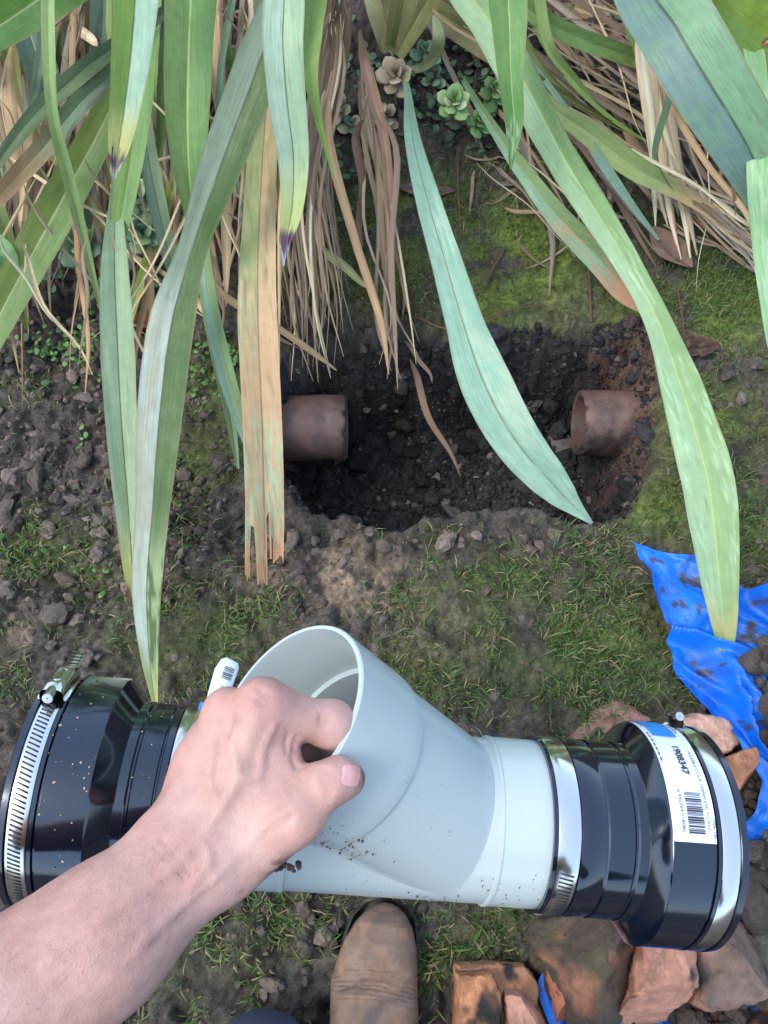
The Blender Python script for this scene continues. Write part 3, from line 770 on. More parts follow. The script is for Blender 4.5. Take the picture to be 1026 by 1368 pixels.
for i in range(10):
    dead('c', U(478, 496), U(60, 150), U(505, 560), U(430, 520), U(.22, .3), U(-.02, .03), U(4, 11), bend=rng.normal(2, 6), color=DCOL[int(rng.choice([0, 2, 3, 4]))])
dead('c', 480, 40, 527, 330, .34, .1, 16, bend=8, color=(150, 118, 100)); dead('c', 510, 150, 530, 520, .25, .0, 9, bend=4, color=(160, 140, 126))
dead('c', 440, 135, 520, 500, .30, .02, 13, bend=-6, color=(196, 164, 128)); dead('c', 484, 160, 486, 330, .25, .06, 13, color=(142, 110, 94))
dead('c', 430, 330, 495, 388, .1, .02, 11, color=(168, 170, 120))
dead('c', 548, 480, 612, 636, -.02, -.2, 9, bend=-8, color=(130, 106, 92), hang=False)
dead('c', 540, 455, 580, 512, -.0, -.05, 6, color=(120, 102, 92))
for i in range(135):      # right mat, raking down to the right
    x = U(540, 1010); y = U(-120, -5) if i < 85 else U(0, 170)
    l = U(200, 460) if i < 85 else U(120, 300); a = rng.normal(.66, .2)
    dead('r', x, y, x + l * math.cos(a), y + l * math.sin(a), U(.08, .24) if i < 85 else U(.04, .12), U(.0, .05), U(3, 12), bend=rng.normal(0, 16), color=DCOL[int(rng.choice([0, 1, 2, 3, 3, 6, 7, 7, 4]))])
for i in range(9):
    dead('r', 858 + U(-14, 14), U(-40, 40), 905 + U(-26, 30), U(280, 350), U(.24, .3), U(.01, .04), U(8, 17), bend=U(-8, 4), color=DCOL[int(rng.choice([0, 4]))])
for i in range(60):
    x = U(-40, 330); y = U(-40, 320); a = rng.normal(1.45, .5); l = U(90, 260)
    dead('l', x, y, x + l * math.cos(a), y + l * abs(math.sin(a)), U(.16, .34), U(.04, .16), U(1.8, 5), bend=rng.normal(0, 12), color=(214, 194, 158))
for i in range(34):
    x = U(600, 990); y = U(-40, 220); a = rng.normal(.8, .4); l = U(90, 240)
    dead('r', x, y, x + l * math.cos(a), y + l * abs(math.sin(a)), U(.12, .24), U(.02, .1), U(1.8, 5), bend=rng.normal(0, 12), color=(214, 194, 158))
for i in range(26):      # frayed ends at right
    x = U(860, 930); y = 225 + (x - 860) * .35 + U(-16, 26)
    dead('r', x, y, x + U(60, 150), y + U(50, 130), U(.07, .11), U(.015, .05), U(2.5, 7), color=DCOL[int(rng.choice([0, 3, 4, 7]))])
for (a, b, c, d, w_) in [(880, 110, 1012, 330, 9), (945, 60, 1030, 220, 12), (990, 40, 1040, 160, 10), (935, 20, 985, 60, 12), (975, 200, 985, 290, 6), (1000, 150, 1050, 260, 8)]:
    dead('r', a, b, c, d, .26, .1, w_, color=(190, 158, 120))
for i in range(26):
    x = U(600, 1000); y = U(150, 330)
    dead('r', x, y, x + rng.normal(40, 60), y + U(20, 90), U(.02, .06), U(.0, .02), U(2, 6), color=DCOL[int(rng.choice([2, 3, 6]))])

# ------------------------------------------------------------------ succulents
def pad_mesh():
    n, m = 7, 10
    V = []
    for i in range(n):
        t = i / (n - 1)
        w_ = (math.sin(math.pi * t ** 1.25) ** 0.55 if 0 < t < 1 else 0) * 0.42
        for j in range(m):
            a = 2 * math.pi * j / m
            V.append((w_ * math.cos(a), t, 0.09 * math.sin(a) * math.sin(math.pi * t) ** 0.5 + 0.22 * t * t))
    return np.array(V), grid_faces(n, m, True)
PV, PF = pad_mesh()
_pads = {}
def pad(colr):
    key = tuple(int(x) for x in colr)
    if key not in _pads:
        t = PV[:, 1:2]
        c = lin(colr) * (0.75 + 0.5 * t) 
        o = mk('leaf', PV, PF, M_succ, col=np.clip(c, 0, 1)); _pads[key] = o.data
        bpy.data.objects.remove(o)
    return _pads[key]

def succulent(px, py, z, n, size, cols, label, tilt=(0, 0), group=None, stem=True):
    base = gz(px, py, 0.0); top = G(px, py, z)
    r = empty('succulent_plant', (top[0], top[1], base[2]))
    tag(r, label, 'plant', group)
    hgt = max(0.005, z - base[2])
    if stem:
        k = np.linspace(0, 1, 5); a = np.linspace(0, 2 * np.pi, 7)[:-1]
        V = np.concatenate([np.stack([.003 * np.cos(a), .003 * np.sin(a), np.full(6, q * hgt)], 1) for q in k])
        s = mk('stem', V, grid_faces(5, 6, True), M_succ, r, col=np.repeat(lin((120, 118, 84))[None], len(V), 0))
    Rt = Matrix.Rotation(-tilt[0], 4, 'X') @ Matrix.Rotation(tilt[1], 4, 'Y')
    for i in range(n):
        f = i / max(1, n - 1)
        az = i * 2.39996 + rng.uniform(-.15, .15)
        elev = math.radians(58 * (1 - f) ** 1.4 + 2 - 12 * f)
        sz = size * (0.45 + 0.65 * f ** .7) * rng.uniform(.85, 1.15)
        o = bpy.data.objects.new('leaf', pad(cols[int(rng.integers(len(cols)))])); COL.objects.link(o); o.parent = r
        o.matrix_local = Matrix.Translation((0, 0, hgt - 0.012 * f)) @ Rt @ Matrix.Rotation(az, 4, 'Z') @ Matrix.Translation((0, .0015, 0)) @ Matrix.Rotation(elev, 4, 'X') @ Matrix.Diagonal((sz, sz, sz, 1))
    return r
GRNS = [(150, 172, 118), (136, 164, 104), (168, 186, 140), (122, 154, 92)]
TANS = [(170, 152, 126), (156, 138, 112), (178, 164, 140), (150, 146, 116)]
MUTED = [(112, 138, 104), (98, 126, 96), (126, 150, 118), (88, 112, 88)]
succulent(607, 132, .12, 15, .034, GRNS, 'pale green succulent rosette between flax leaves above the mossy bank', (-.5, 0))
succulent(640, 160, .09, 12, .030, [(120, 150, 92), (104, 140, 80), (92, 128, 74)], 'darker green succulent just right of the pale rosette', (-.4, .4))
succulent(529, 98, .13, 13, .038, TANS, 'dusty tan succulent rosette under the central flax fan', (-.6, -.2))
succulent(500, 140, .08, 10, .032, TANS, 'lower dusty succulent behind the hanging tan strands', (-.3, -.5))
succulent(470, 165, .06, 9, .028, MUTED + TANS, 'small grey green succulent behind the central dead leaf bundle', (-.3, 0))
succulent(568, 66, .12, 9, .032, MUTED, 'muted green succulent behind the curled flax leaf', (-.4, .2))
succulent(702, 14, .2, 10, .026, [(118, 160, 84), (100, 146, 76)], 'bright green succulent tip at the top edge beside the dark hanging leaf', (-.5, 0))
succulent(452, 138, .09, 10, .030, TANS + MUTED, 'faded succulent left of the tan rosette behind hanging strands', (-.5, -.3))
succulent(516, 152, .06, 9, .028, TANS, 'lowest tan succulent over the mossy bank below the fan', (-.5, .1))
succulent(660, 118, .10, 10, .032, [(104, 134, 84), (90, 122, 74)], 'dark green succulent half hidden by the dark hanging leaf', (-.5, .2))
succulent(580, 100, .08, 9, .030, MUTED, 'grey green succulent close behind the pale rosette', (-.5, -.2))
gU = 'round leaved succulents under the left flax'
lb = ['round leaved succulent in the gap left of the broad green flax leaf', 'round leaved succulent low under the narrow bluish flax leaf', 'round leaved succulent beside the green leaf slanting at far left',
      'dark round leaved succulent at the top left among tan strands', 'round leaved succulent tucked left of the pale front leaf', 'small round leaved succulent over the bright weeds']
for (a, b, z, n_, s_, l_) in [(182, 258, .14, 13, .044, 0), (190, 310, .10, 12, .042, 1), (104, 322, .09, 12, .044, 2), (110, 40, .12, 10, .032, 3), (318, 190, .10, 9, .03, 4), (140, 385, .06, 10, .026, 5)]:
    succulent(a, b, z, n_, s_, MUTED + [(130, 156, 112)], lb[l_], (-.4, rng.uniform(-.3, .3)), gU)

def weed_patch(name, L, label, size=(.004, .009), cols=((92, 128, 64), (80, 116, 58))):
    V0 = PV.copy(); V = []; Cc = []; n_ = 0
    for (px, py, rx, ry, k) in L:
        for i in range(k):
            p = gz(px + rng.normal(0, rx), py + rng.normal(0, ry), U(.004, .02))
            s = U(*size); a = U(0, 6.28); e = U(-.2, .6)
            M = np.array(Matrix.Rotation(a, 3, 'Z') @ Matrix.Rotation(e, 3, 'X'))
            V.append((V0 * s * 1.6) @ M.T + p); Cc.append(np.repeat((lin(cols[i % len(cols)]) * U(.7, 1.3))[None], len(V0), 0)); n_ += 1
    Fa = (PF[None] + (np.arange(n_) * len(V0))[:, None, None]).reshape(-1, 4)
    return tag(mk(name, np.concatenate(V), Fa, M_succ, col=np.concatenate(Cc)), label, kind='stuff')
weed_patch('weeds', [(110, 460, 26, 20, 110), (60, 470, 20, 14, 30), (130, 375, 20, 18, 50), (270, 500, 18, 26, 50), (300, 470, 20, 20, 30), (985, 285, 18, 14, 40), (110, 590, 14, 10, 6), (230, 690, 20, 20, 8), (128, 770, 22, 14, 8), (70, 730, 24, 12, 6)], 'tiny bright green round leaved weeds')
weed_patch('undergrowth', [(180, 200, 130, 100, 520), (600, 100, 90, 50, 220), (430, 160, 40, 60, 120), (60, 300, 50, 70, 120), (720, 120, 120, 60, 150)], 'dim green undergrowth of small leaves under the flax', size=(.008, .016), cols=((74, 98, 66), (60, 84, 56)))

# ------------------------------------------------------------------ fallen leaves and twigs
def fallen(px, py, ln, wd, ang, colr, label, curl=.35, up=.012):
    p = gz(px, py, up)
    r_ = ln * depth_of(p) / F
    d = np.array([math.cos(ang), math.sin(ang), 0])
    k = np.linspace(-.5, .5, 16)[:, None]
    C = p + k * r_ * d + np.array([0, 0, 1]) * (curl * r_ * (k ** 2))
    C[:, 2] = np.maximum(C[:, 2], hz(C[:, :2]) + .006)
    W = np.sin(np.linspace(0.12, math.pi - .03, 16)) ** .8 * wd * depth_of(p) / F
    _seed[0] += 1
    o = leaf_mesh('fallen_leaf', C, W, None, colr, np.array(colr) * .88, fold=curl, material=M_litter, seed=_seed[0], mid=np.array(colr) * .6, up=(0, 0, 1), nacross=9)
    return tag(o, label, 'dead leaf')
fallen(893, 338, 82, 46, -1.0, (138, 112, 100), 'curled brown dead leaf with a hole lying on moss near the frayed strands', .5)
fallen(980, 318, 66, 34, -.5, (150, 128, 112), 'pale brown dead leaf under the frayed strands by the right edge')
fallen(570, 256, 74, 26, -.15, (122, 96, 92), 'mauve brown dead leaf behind the teal flax leaf', .2)
fallen(197, 432, 46, 24, .3, (140, 82, 70), 'reddish dead leaf between the two long left flax leaves')
fallen(810, 262, 64, 36, .1, (112, 92, 88), 'dark mauve dead leaf behind the thin bluish leaf')
fallen(930, 465, 60, 36, .1, (84, 62, 56), 'dark brown dead leaf beside the long twisted leaf')
fallen(690, 245, 56, 9, .05, (120, 112, 104), 'thin grey dead leaf sliver under the dark hanging leaf', .05)
def twig(pts, r, label):
    A = np.array(pts, float)
    P = np.array([gz(a, b, z) for a, b, z in pts])
    k = catmull(P, 12); T = unit(np.gradient(k, axis=0)); s1 = unit(np.cross(T, [.3, .2, .9])); s2 = np.cross(T, s1)
    a = np.linspace(0, 2 * np.pi, 7)[:-1]
    rr = r * (1 - .4 * np.linspace(0, 1, 12)) * (1 + .3 * rng.normal(0, .5, 12))
    V = (k[:, None] + rr[:, None, None] * (np.cos(a)[None, :, None] * s1[:, None] + np.sin(a)[None, :, None] * s2[:, None])).reshape(-1, 3)
    return tag(mk('twig', V, grid_faces(12, 6, True), M_wood), label, 'twig')
twig([(611, 200, .004), (612, 260, .02), (616, 318, .008)], .0026, 'upright brown twig on the mossy bank right of the teal leaf')
twig([(675, 330, .006), (655, 365, .012), (632, 400, .006)], .002, 'thin brown twig leaning on moss above the hole')
twig([(560, 425, .006), (600, 440, .012), (680, 415, .014), (728, 406, .006)], .002, 'pale twig lying along the far rim of the hole')
twig([(905, 385, .006), (912, 430, .012), (916, 470, .006)], .003, 'short dark twig below the curled dead leaf')
twig([(785, 340, .006), (788, 385, .01), (790, 430, .004)], .003, 'dark root stub in the bank above the right clay pipe')

# ------------------------------------------------------------------ clay pipes in the hole
def lathe(prof, seg=96, x_axis=True, caps=False):
    prof = np.asarray(prof, float)
    a = np.linspace(0, 2 * np.pi, seg, endpoint=False)
    V = np.stack([np.repeat(prof[:, 0], seg), np.outer(prof[:, 1], np.cos(a)).ravel(), np.outer(prof[:, 1], np.sin(a)).ravel()], 1)
    return V, grid_faces(len(prof), seg, True)[:, ::-1]

def clay_pipe(px_c, py_c, zc, length, direction, label, tiltz=0.0):
    p = G(px_c, py_c, zc)
    ro, ri = .0640, .0515
    n = 40
    xs_ = np.linspace(0, length, n)
    prof = [(0.002, ri), (0.0, ri + .0025), (0, ro - .004), (.003, ro - .001)] + [(x, ro) for x in xs_[1:]] + [(length, ri), (length * .5, ri), (0.0021, ri)]
    V, Fc = lathe(prof, 72)
    V[:, 1:] *= (1 + .03 * (fbm(V * 18, 7, 3) - .5))[:, None]
    V[:, 0] += (.003 * (fbm(V * 60, 9, 2) - .5) + .005 * sstep(.60, .74, fbm(V * 45 + 3, 13, 2))) * (V[:, 0] < .006)
    V[:, 0] *= direction
    if direction < 0: Fc = Fc[:, ::-1]
    o = mk('clay_pipe', V, Fc, M_terra, sharp=40)
    o.location = p; o.rotation_euler = (0, 0, tiltz)
    return tag(o, label, 'clay pipe', None)
clay_pipe(463, 572, -.13, .30, -1, 'broken terracotta pipe end coming from the left wall of the hole')
clay_pipe(772, 565, -.13, .26, 1, 'open mouthed terracotta pipe stub set in the reddish right wall of the hole', -.03)

# ------------------------------------------------------------------ blue plastic sheet and rubble
def tarp():
    Lp = [(836, 737), (846, 772), (868, 825), (884, 875), (898, 910), (930, 948), (962, 1000), (990, 1060), (960, 1130), (860, 1200), (745, 1270), (712, 1304), (728, 1380), (740, 1450)]
    Rp = [(842, 739), (880, 752), (930, 770), (985, 794), (1060, 800), (1130, 830), (1180, 900), (1200, 980), (1200, 1060), (1200, 1140), (1190, 1220), (1180, 1300), (1180, 1380), (1180, 1450)]
    n, m = 190, 130
    l = catmull(np.array(Lp, float), n); r = catmull(np.array(Rp, float), n)
    s = np.linspace(0, 1, m)
    Q = l[:, None] * (1 - s)[None, :, None] + r[:, None] * s[None, :, None]
    P = G(Q[..., 0].ravel(), Q[..., 1].ravel(), 0.0)
    z = hz(P[:, :2])
    q = P[:, :2]
    u1 = q @ np.array([.5, -.86]); v1 = q @ np.array([.86, .5])
    fold = np.abs(fbm(np.stack([v1 * 16 + 2.4 * fbm(q * 8, 3, 2), u1 * 3.2], 1), 201, 3) - .5) * 2
    f2 = fbm(q * 40, 211, 3) - .5
    ridge = np.exp(-((v1 - .46 - .05 * np.sin(u1 * 9)) / .012) ** 2)
    P[:, 2] = z * .3 + .010 + .060 * (1 - fold) ** 2.2 + .005 * f2 + .022 * ridge + .014 * np.exp(-((v1 - .52 - .03 * np.sin(u1 * 13)) / .008) ** 2)
    P[:, 2] = np.maximum(P[:, 2], z + .003)
    base = lin((6, 108, 214))
    nn = fbm(q * 30, 221, 4)[:, None]; n3 = fbm(q * 90, 231, 3)[:, None]
    dirt = np.clip(sstep(.70, .76, nn + .2 * (n3 - .5)) + .9 * sstep(.66, .70, fbm(q * 60, 241, 3)[:, None] * .5 + .5 * n3) + .22 * sstep(.4, .7, nn), 0, 1) * .92
    c = base * (.9 + .25 * n3) * (1 - dirt) + lin((62, 54, 48)) * dirt
    return tag(mk('plastic_sheet', P, grid_faces(n, m), M_tarp, col=c), 'crumpled bright blue plastic sheet smeared with dirt under the rubble', 'plastic sheet')
tarp_o = tarp()

def chunk(name, outline, h, colr, label, cat, z0=0.0, tilt=(0, 0), amp=.012, top=.75, group=None, stain=(.03, .028, .026), stain_lo=.52, seed=1, sharp=None, mossy=0, dirtc=None, facets=0):
    O = np.array(outline, float)
    c = O.mean(0)
    W = G(O[:, 0], O[:, 1], z0 + h * .8)[:, :2]
    cw = W.mean(0)
    na, nr = 150, 22
    a = np.linspace(-np.pi, np.pi, na, endpoint=False)
    d = W - cw
    # ray / polygon radius
    R = np.full(na, 0.0)
    for i in range(na):
        dv = np.array([math.cos(a[i]), math.sin(a[i])])
        best = 0
        for k in range(len(W)):
            p, q = d[k], d[(k + 1) % len(W)]
            e = q - p
            den = dv[0] * e[1] - dv[1] * e[0]
            if abs(den) < 1e-12: continue
            t = (p[0] * e[1] - p[1] * e[0]) / den; s = (p[0] * dv[1] - p[1] * dv[0]) / den
            if t > 0 and -1e-6 <= s <= 1 + 1e-6: best = max(best, t)
        R[i] = best
    V = []
    rings = list(np.linspace(0.0, top, 26)[1:]) + list(np.linspace(top, 1, 9)[1:])
    prof = []
    for s in rings:
        zz = h if s <= top else h * (1 - .22 * ((s - top) / (1 - top)) ** 2.2)
        prof.append((s, zz))
    for q in (.9, 0.8, .7, .6, .5, .4, .3, .2, 0): prof.append((1.0 + .02 * (1 - q), h * .78 * q - .02 * (q == 0)))
    V = [np.array([[0, 0, h]])]
    for (s, zz) in prof:
        V.append(np.stack([s * R * np.cos(a), s * R * np.sin(a), np.full(na, zz)], 1))
    V = np.concatenate(V)
    V[:, 2] += (V[:, 0] * tilt[0] + V[:, 1] * tilt[1]) * (V[:, 2] > .001)
    n3 = np.stack([fbm(V * 14 + seed * 9.1 + k * 50, seed + k, 4) - .5 for k in range(3)], 1)
    n4 = np.stack([fbm(V * 55 + seed * 9.1 + k * 50, seed + 7 + k, 3) - .5 for k in range(3)], 1)
    n8 = np.stack([fbm(V * 150 + seed * 3.1 + k * 50, seed + 17 + k, 2) - .5 for k in range(3)], 1)
    V = V + n3 * amp * 2.2 + n4 * (amp * .9 + .004) + n8 * .0035
    rg = np.random.default_rng(seed * 13 + 5)
    ext = R.max()
    for _ in range(facets):
        nv_ = unit(np.array([rg.normal(0, .7), rg.normal(0, .7), rg.uniform(.35, 1.0)])); q = V @ nv_
        cut = np.quantile(q, rg.uniform(.72, .93))
        V = V - (np.maximum(0, q - cut) * .92)[:, None] * nv_
    n3 = np.stack([fbm(V * 30 + seed * 9.1 + k * 50, seed + 70 + k, 4) - .5 for k in range(3)], 1); V = V + n3 * amp * .8
    fan = np.array([[0, 1 + i, 1 + (i + 1) % na] for i in range(na)])
    qd = grid_faces(len(prof), na, True) + 1
    qd = qd[:, ::-1]
    st_ = sstep(stain_lo, stain_lo + .14, fbm(V * 22 + seed, seed + 31, 4))[:, None]
    c0 = lin(colr) * (.5 + 1.0 * fbm(V * 60 + seed, seed + 41, 4))[:, None]
    col = c0 * (1 - st_) + np.array(stain) * st_ * 1.2
    if dirtc is not None:
        k = sstep(.44, .60, fbm(V * 11 + seed, seed + 51, 4))[:, None]; col = col * (1 - k) + lin(dirtc) * (.6 + .8 * n4[:, :1] + .3) * k
    if mossy:
        k = sstep(.56, .66, fbm(V * 30 + seed, seed + 61, 3))[:, None] * mossy; col = col * (1 - k) + lin((96, 100, 62)) * k
    o = mk(name, V, [fan, qd], M_shard, col=np.clip(col, .006, .9), sharp=sharp)
    o.location = (cw[0], cw[1], z0)
    return tag(o, label, cat, group)
gR = 'broken clay rubble on the blue sheet'
chunk('clay_shard', [(758, 988), (790, 948), (822, 930), (848, 940), (872, 968), (860, 1010), (800, 1020)], .035, (142, 106, 92), 'rounded reddish brown clay shard showing behind the right coupling', 'clay shard', amp=.004, seed=3, group=gR, stain_lo=.62, tilt=(.05, -.25))
chunk('clay_shard', [(890, 968), (930, 950), (975, 962), (992, 985), (975, 1002), (930, 1012), (895, 1010)], .06, (206, 160, 138), 'clean pale pink curved clay shard lying on the blue sheet', 'clay shard', amp=.004, seed=4, group=gR, stain_lo=.8, tilt=(0, -.2))
chunk('brick_piece', [(972, 1010), (1006, 1000), (1012, 1020), (996, 1066), (974, 1070)], .07, (176, 122, 92), 'orange brick fragment standing between the coupling and the blue sheet', 'brick', amp=.003, top=.9, seed=5, group=gR, stain_lo=.66, sharp=50, facets=4)
chunk('rubble_block', [(716, 1250), (745, 1228), (790, 1214), (835, 1226), (852, 1275), (846, 1330), (830, 1400), (790, 1420), (768, 1360), (735, 1300)], .12, (150, 104, 82), 'dark soil caked clay block under the right coupling', 'rubble', amp=.014, seed=6, group=gR, stain_lo=.50, stain=(.05, .042, .036), dirtc=(84, 72, 62), mossy=.25, tilt=(.25, .15), facets=4)
chunk('rubble_block', [(838, 1220), (880, 1205), (930, 1250), (938, 1300), (915, 1350), (880, 1420), (836, 1400), (846, 1310)], .135, (186, 134, 112), 'pale pink clay block between the dark caked block and the pitted one', 'rubble', amp=.010, seed=16, group=gR, stain_lo=.56, stain=(.06, .05, .045), tilt=(-.15, .2), facets=4)
chunk('rubble_block', [(925, 1270), (965, 1230), (1010, 1235), (1050, 1262), (1040, 1320), (995, 1344), (945, 1355), (915, 1340)], .11, (182, 130, 108), 'pinkish clay block with dark pits at the right edge under the coupling', 'rubble', amp=.010, seed=8, group=gR, stain_lo=.56, dirtc=(128, 108, 96), facets=4, tilt=(.1, -.1))
chunk('rubble_block', [(985, 1362), (1020, 1345), (1080, 1350), (1090, 1410), (1000, 1420)], .08, (178, 118, 90), 'clay piece cut by the lower right corner of the picture', 'rubble', amp=.01, seed=9, group=gR, facets=5)
chunk('broken_brick', [(610, 1290), (660, 1288), (700, 1290), (716, 1312), (718, 1380), (716, 1440), (612, 1440)], .055, (172, 124, 92), 'low stepped part of a broken terracotta block beside the boot', 'brick', amp=.003, top=.93, seed=10, group=gR, stain_lo=.6, sharp=45, facets=1)
chunk('broken_brick', [(611, 1299), (655, 1298), (668, 1320), (668, 1450), (611, 1450)], .085, (176, 122, 88), 'tall black stained end of the broken terracotta block beside the boot', 'brick', amp=.003, top=.93, seed=11, group=gR, stain_lo=.46, stain=(.02, .02, .018), sharp=45, facets=1)
chunk('broken_brick', [(672, 1324), (728, 1325), (736, 1345), (738, 1450), (672, 1450)], .08, (190, 140, 118), 'pink faced piece right of the black stained block end', 'brick', amp=.003, top=.93, seed=12, group=gR, stain_lo=.66, sharp=45, facets=1)
chunk('clay_shard', [(728, 1292), (742, 1286), (752, 1320), (770, 1368), (745, 1370), (735, 1330)], .075, (168, 104, 78), 'narrow orange shard between the stepped block and the largest block', 'clay shard', amp=.004, seed=13, group=gR, stain_lo=.6, facets=4)
# soil heap at the right edge over the sheet
k = 420
hy = rng.uniform(855, 1260, k)
hx = np.where(hy < 1000, rng.normal(1036, 22, k), np.where(hy < 1130, rng.normal(1062, 20, k), rng.normal(1020, 26, k)))
Pq = G(hx, hy, 0.0)[:, :2]
rr = .005 + .022 * rng.random(k) ** 2
cc = lin((78, 70, 66)) * (.5 + .9 * rng.random((k, 1)))
tv = np.array([v.co[:] for v in tarp_o.data.vertices]); zt = tv[np.array([np.argmin(((tv[:, :2] - p) ** 2).sum(1)) for p in Pq]), 2]
zz = zt + rr * .35 + .03 * rng.random(k) * sstep(.42, .6, Pq[:, 0])
tag(lump_cloud('soil_heap', np.concatenate([Pq, zz[:, None]], 1), rr, cc, sub=2), 'heap of dark clods dumped on the blue sheet at the right edge', kind='stuff')
k = 420
Pq = G(rng.uniform(765, 1060, k), rng.uniform(1225, 1420, k), 0.0)[:, :2]
rr = .004 + .014 * rng.random(k) ** 2
tag(lump_cloud('rubble_crumbs', np.concatenate([Pq, (hz(Pq) + .03 + .02 * rng.random(k))[:, None]], 1), rr, lin((82, 70, 62)) * (.5 + .9 * rng.random((k, 1)))), 'crumbs of soil packed between the rubble blocks', kind='stuff')

# ------------------------------------------------------------------ the pipe junction with its couplings
C_F = np.array([.0024, .2153, .5548]); EX = np.array([.9912, .1055, .0799]); N_F = np.array([.1124, -.3519, -.9293]); U_F = np.array([.0699, -.9301, .3607])
EX = unit(EX); N_F = unit(N_F - EX * (N_F @ EX)); U_F = np.cross(N_F, EX)
PHI = 1.14146
wc = c2w(C_F)[0]
def dw(v): return (np.asarray(v) * [1, -1, -1]) @ R_CAM.T
ex_w, n_w = dw(EX), dw(N_F); u_w = np.cross(n_w, ex_w)
MF = Matrix(((ex_w[0], u_w[0], n_w[0], wc[0]), (ex_w[1], u_w[1], n_w[1], wc[1]), (ex_w[2], u_w[2], n_w[2], wc[2]), (0, 0, 0, 1)))
jn = empty('pipe_junction'); jn.matrix_world = MF
tag(jn, 'pale grey plastic branch pipe with black rubber couplings at both ends, held in a hand', 'pipe fitting')
B_L = np.array([-math.cos(math.pi / 4), math.sin(math.pi / 4) * math.cos(PHI), math.sin(math.pi / 4) * math.sin(PHI)])
X0, LB = .0423, .1717
def basis_from(axis):
    axis = unit(axis); s = unit(np.cross(axis, [0.2, .3, .9])); t = np.cross(axis, s)
    return np.stack([axis, s, t], 1)
def solid(prof, seg=160):
    """closed solid of revolution about X"""
    prof = [(prof[0][0], 0.0)] + list(prof) + [(prof[-1][0], 0.0)]
    V, Fc = lathe(prof[1:-1], seg)
    n0 = len(V)
    V = np.concatenate([V, [[prof[0][0], 0, 0], [prof[-1][0], 0, 0]]])
    m = len(prof) - 2
    j = np.arange(seg); jn_ = (j + 1) % seg
    capA = np.stack([np.full(seg, n0), j, jn_], 1)[:, ::-1]; capB = np.stack([np.full(seg, n0 + 1), (m - 1) * seg + j, (m - 1) * seg + jn_], 1)
    return V, Fc, [capA[:, ::-1], capB[:, ::-1]]
def tmp(prof, xf=None):
    pr_ = [prof[0]]
    for a_, b_ in zip(prof[:-1], prof[1:]):
        k_ = max(1, int(abs(b_[0] - a_[0]) / .003))
        for q_ in range(1, k_ + 1): pr_.append((a_[0] + (b_[0] - a_[0]) * q_ / k_, a_[1] + (b_[1] - a_[1]) * q_ / k_))
    prof = pr_
    V, Fc, caps = solid(prof)
    if xf is not None: V = V @ xf[0].T + xf[1]
    o = mk('tmp', V, [Fc] + caps)
    bm = bmesh.new(); bm.from_mesh(o.data); bmesh.ops.recalc_face_normals(bm, faces=bm.faces); bm.to_mesh(o.data); bm.free()
    return o
BR = (basis_from(B_L), np.array([X0, 0, 0]))
so = tmp([(-.112, .0555), (-.111, .0573), (-.0725, .0573), (-.0715, .0579), (-.0695, .0579), (-.0685, .0562), (.0685, .0562), (.0695, .0579), (.0715, .0579), (.0725, .0573), (.1075, .0573), (.1085, .0565)])
bo = tmp([(0, .0562), (.108, .0568), (.1095, .0576), (.111, .0590), (.117, .0597), (LB - .001, .0604), (LB, .0596)], BR)
si = tmp([(-.13, .0535), (.13, .0535)])
bi = tmp([(.01, .0530), (.1195, .0530), (.1205, .0566), (LB - .002, .0572), (LB + .01, .0582)], BR)
for (op, ob) in (('UNION', bo), ('DIFFERENCE', si), ('DIFFERENCE', bi)):
    md = so.modifiers.new('b', 'BOOLEAN'); md.operation = op; md.object = ob; md.solver = 'EXACT'
dg = bpy.context.evaluated_depsgraph_get()
me = bpy.data.meshes.new_from_object(so.evaluated_get(dg))
for o in (so, bo, si, bi): bpy.data.objects.remove(o)
body = bpy.data.objects.new('branch_pipe', me); COL.objects.link(body); body.parent = jn
me.materials.clear(); me.materials.append(M_pvc)
me.polygons.foreach_set('use_smooth', np.ones(len(me.polygons), bool)); me.set_sharp_from_angle(angle=math.radians(28))

def part(name, prof, m, parent, seg=160, sharp=30):
    V, Fc = lathe(prof, seg)
    return mk(name, V, Fc, m, parent, sharp=sharp)
RS, RB = .0600, .0765
# right coupling
right = part('rubber_coupling', [(.1045, .0574), (.1045, .0604), (.1070, .0606), (.1072, .0598), (.1228, .0598), (.1232, .0612), (.1262, .0614), (.1385, .0608), (.1400, .0600), (.1412, .0600), (.1424, .0610), (.1590, .0612), (.1604, .0603), (.1616, .0603), (.1628, .0614), (.1690, .0616),
              (.1697, .0625), (.1762, .0752), (.1780, .0764), (.2060, .0766), (.2066, .0752), (.2076, .0752), (.2082, .0768), (.2104, .0770), (.2110, .0757), (.2234, .0757), (.2240, .0772), (.2282, .0770), (.2290, .0760), (.2290, .068), (.165, .055), (.12, .0574)], M_rub, jn)
left = part('rubber_coupling', [(-.127, .0574), (-.127, .0604), (-.1335, .0606), (-.1337, .0598), (-.1500, .0598), (-.1505, .0610), (-.1545, .0612), (-.1552, .0605), (-.1560, .0605), (-.1568, .0612), (-.1700, .0616), (-.1712, .0606), (-.1722, .0606), (-.1734, .0618), (-.1790, .0618),
              (-.1800, .0628), (-.1900, .0748), (-.1918, .0764), (-.2043, .0768), (-.2044, .0764), (-.2192, .0768), (-.2198, .0752), (-.2206, .0752), (-.2214, .0770), (-.2238, .0772), (-.2244, .0758), (-.2370, .0758), (-.2376, .0776), (-.2412, .0774), (-.2420, .0764), (-.2420, .068), (-.175, .055), (-.13, .0574)][::-1], M_rub, jn)

def cyl_pts(X, th, r):
    """local point at axial X, angle th (deg) from the camera side towards the top"""
    th = np.radians(th)
    return np.stack([np.broadcast_to(X, np.shape(th)) + 0 * th, r * np.sin(th), r * np.cos(th)], -1)

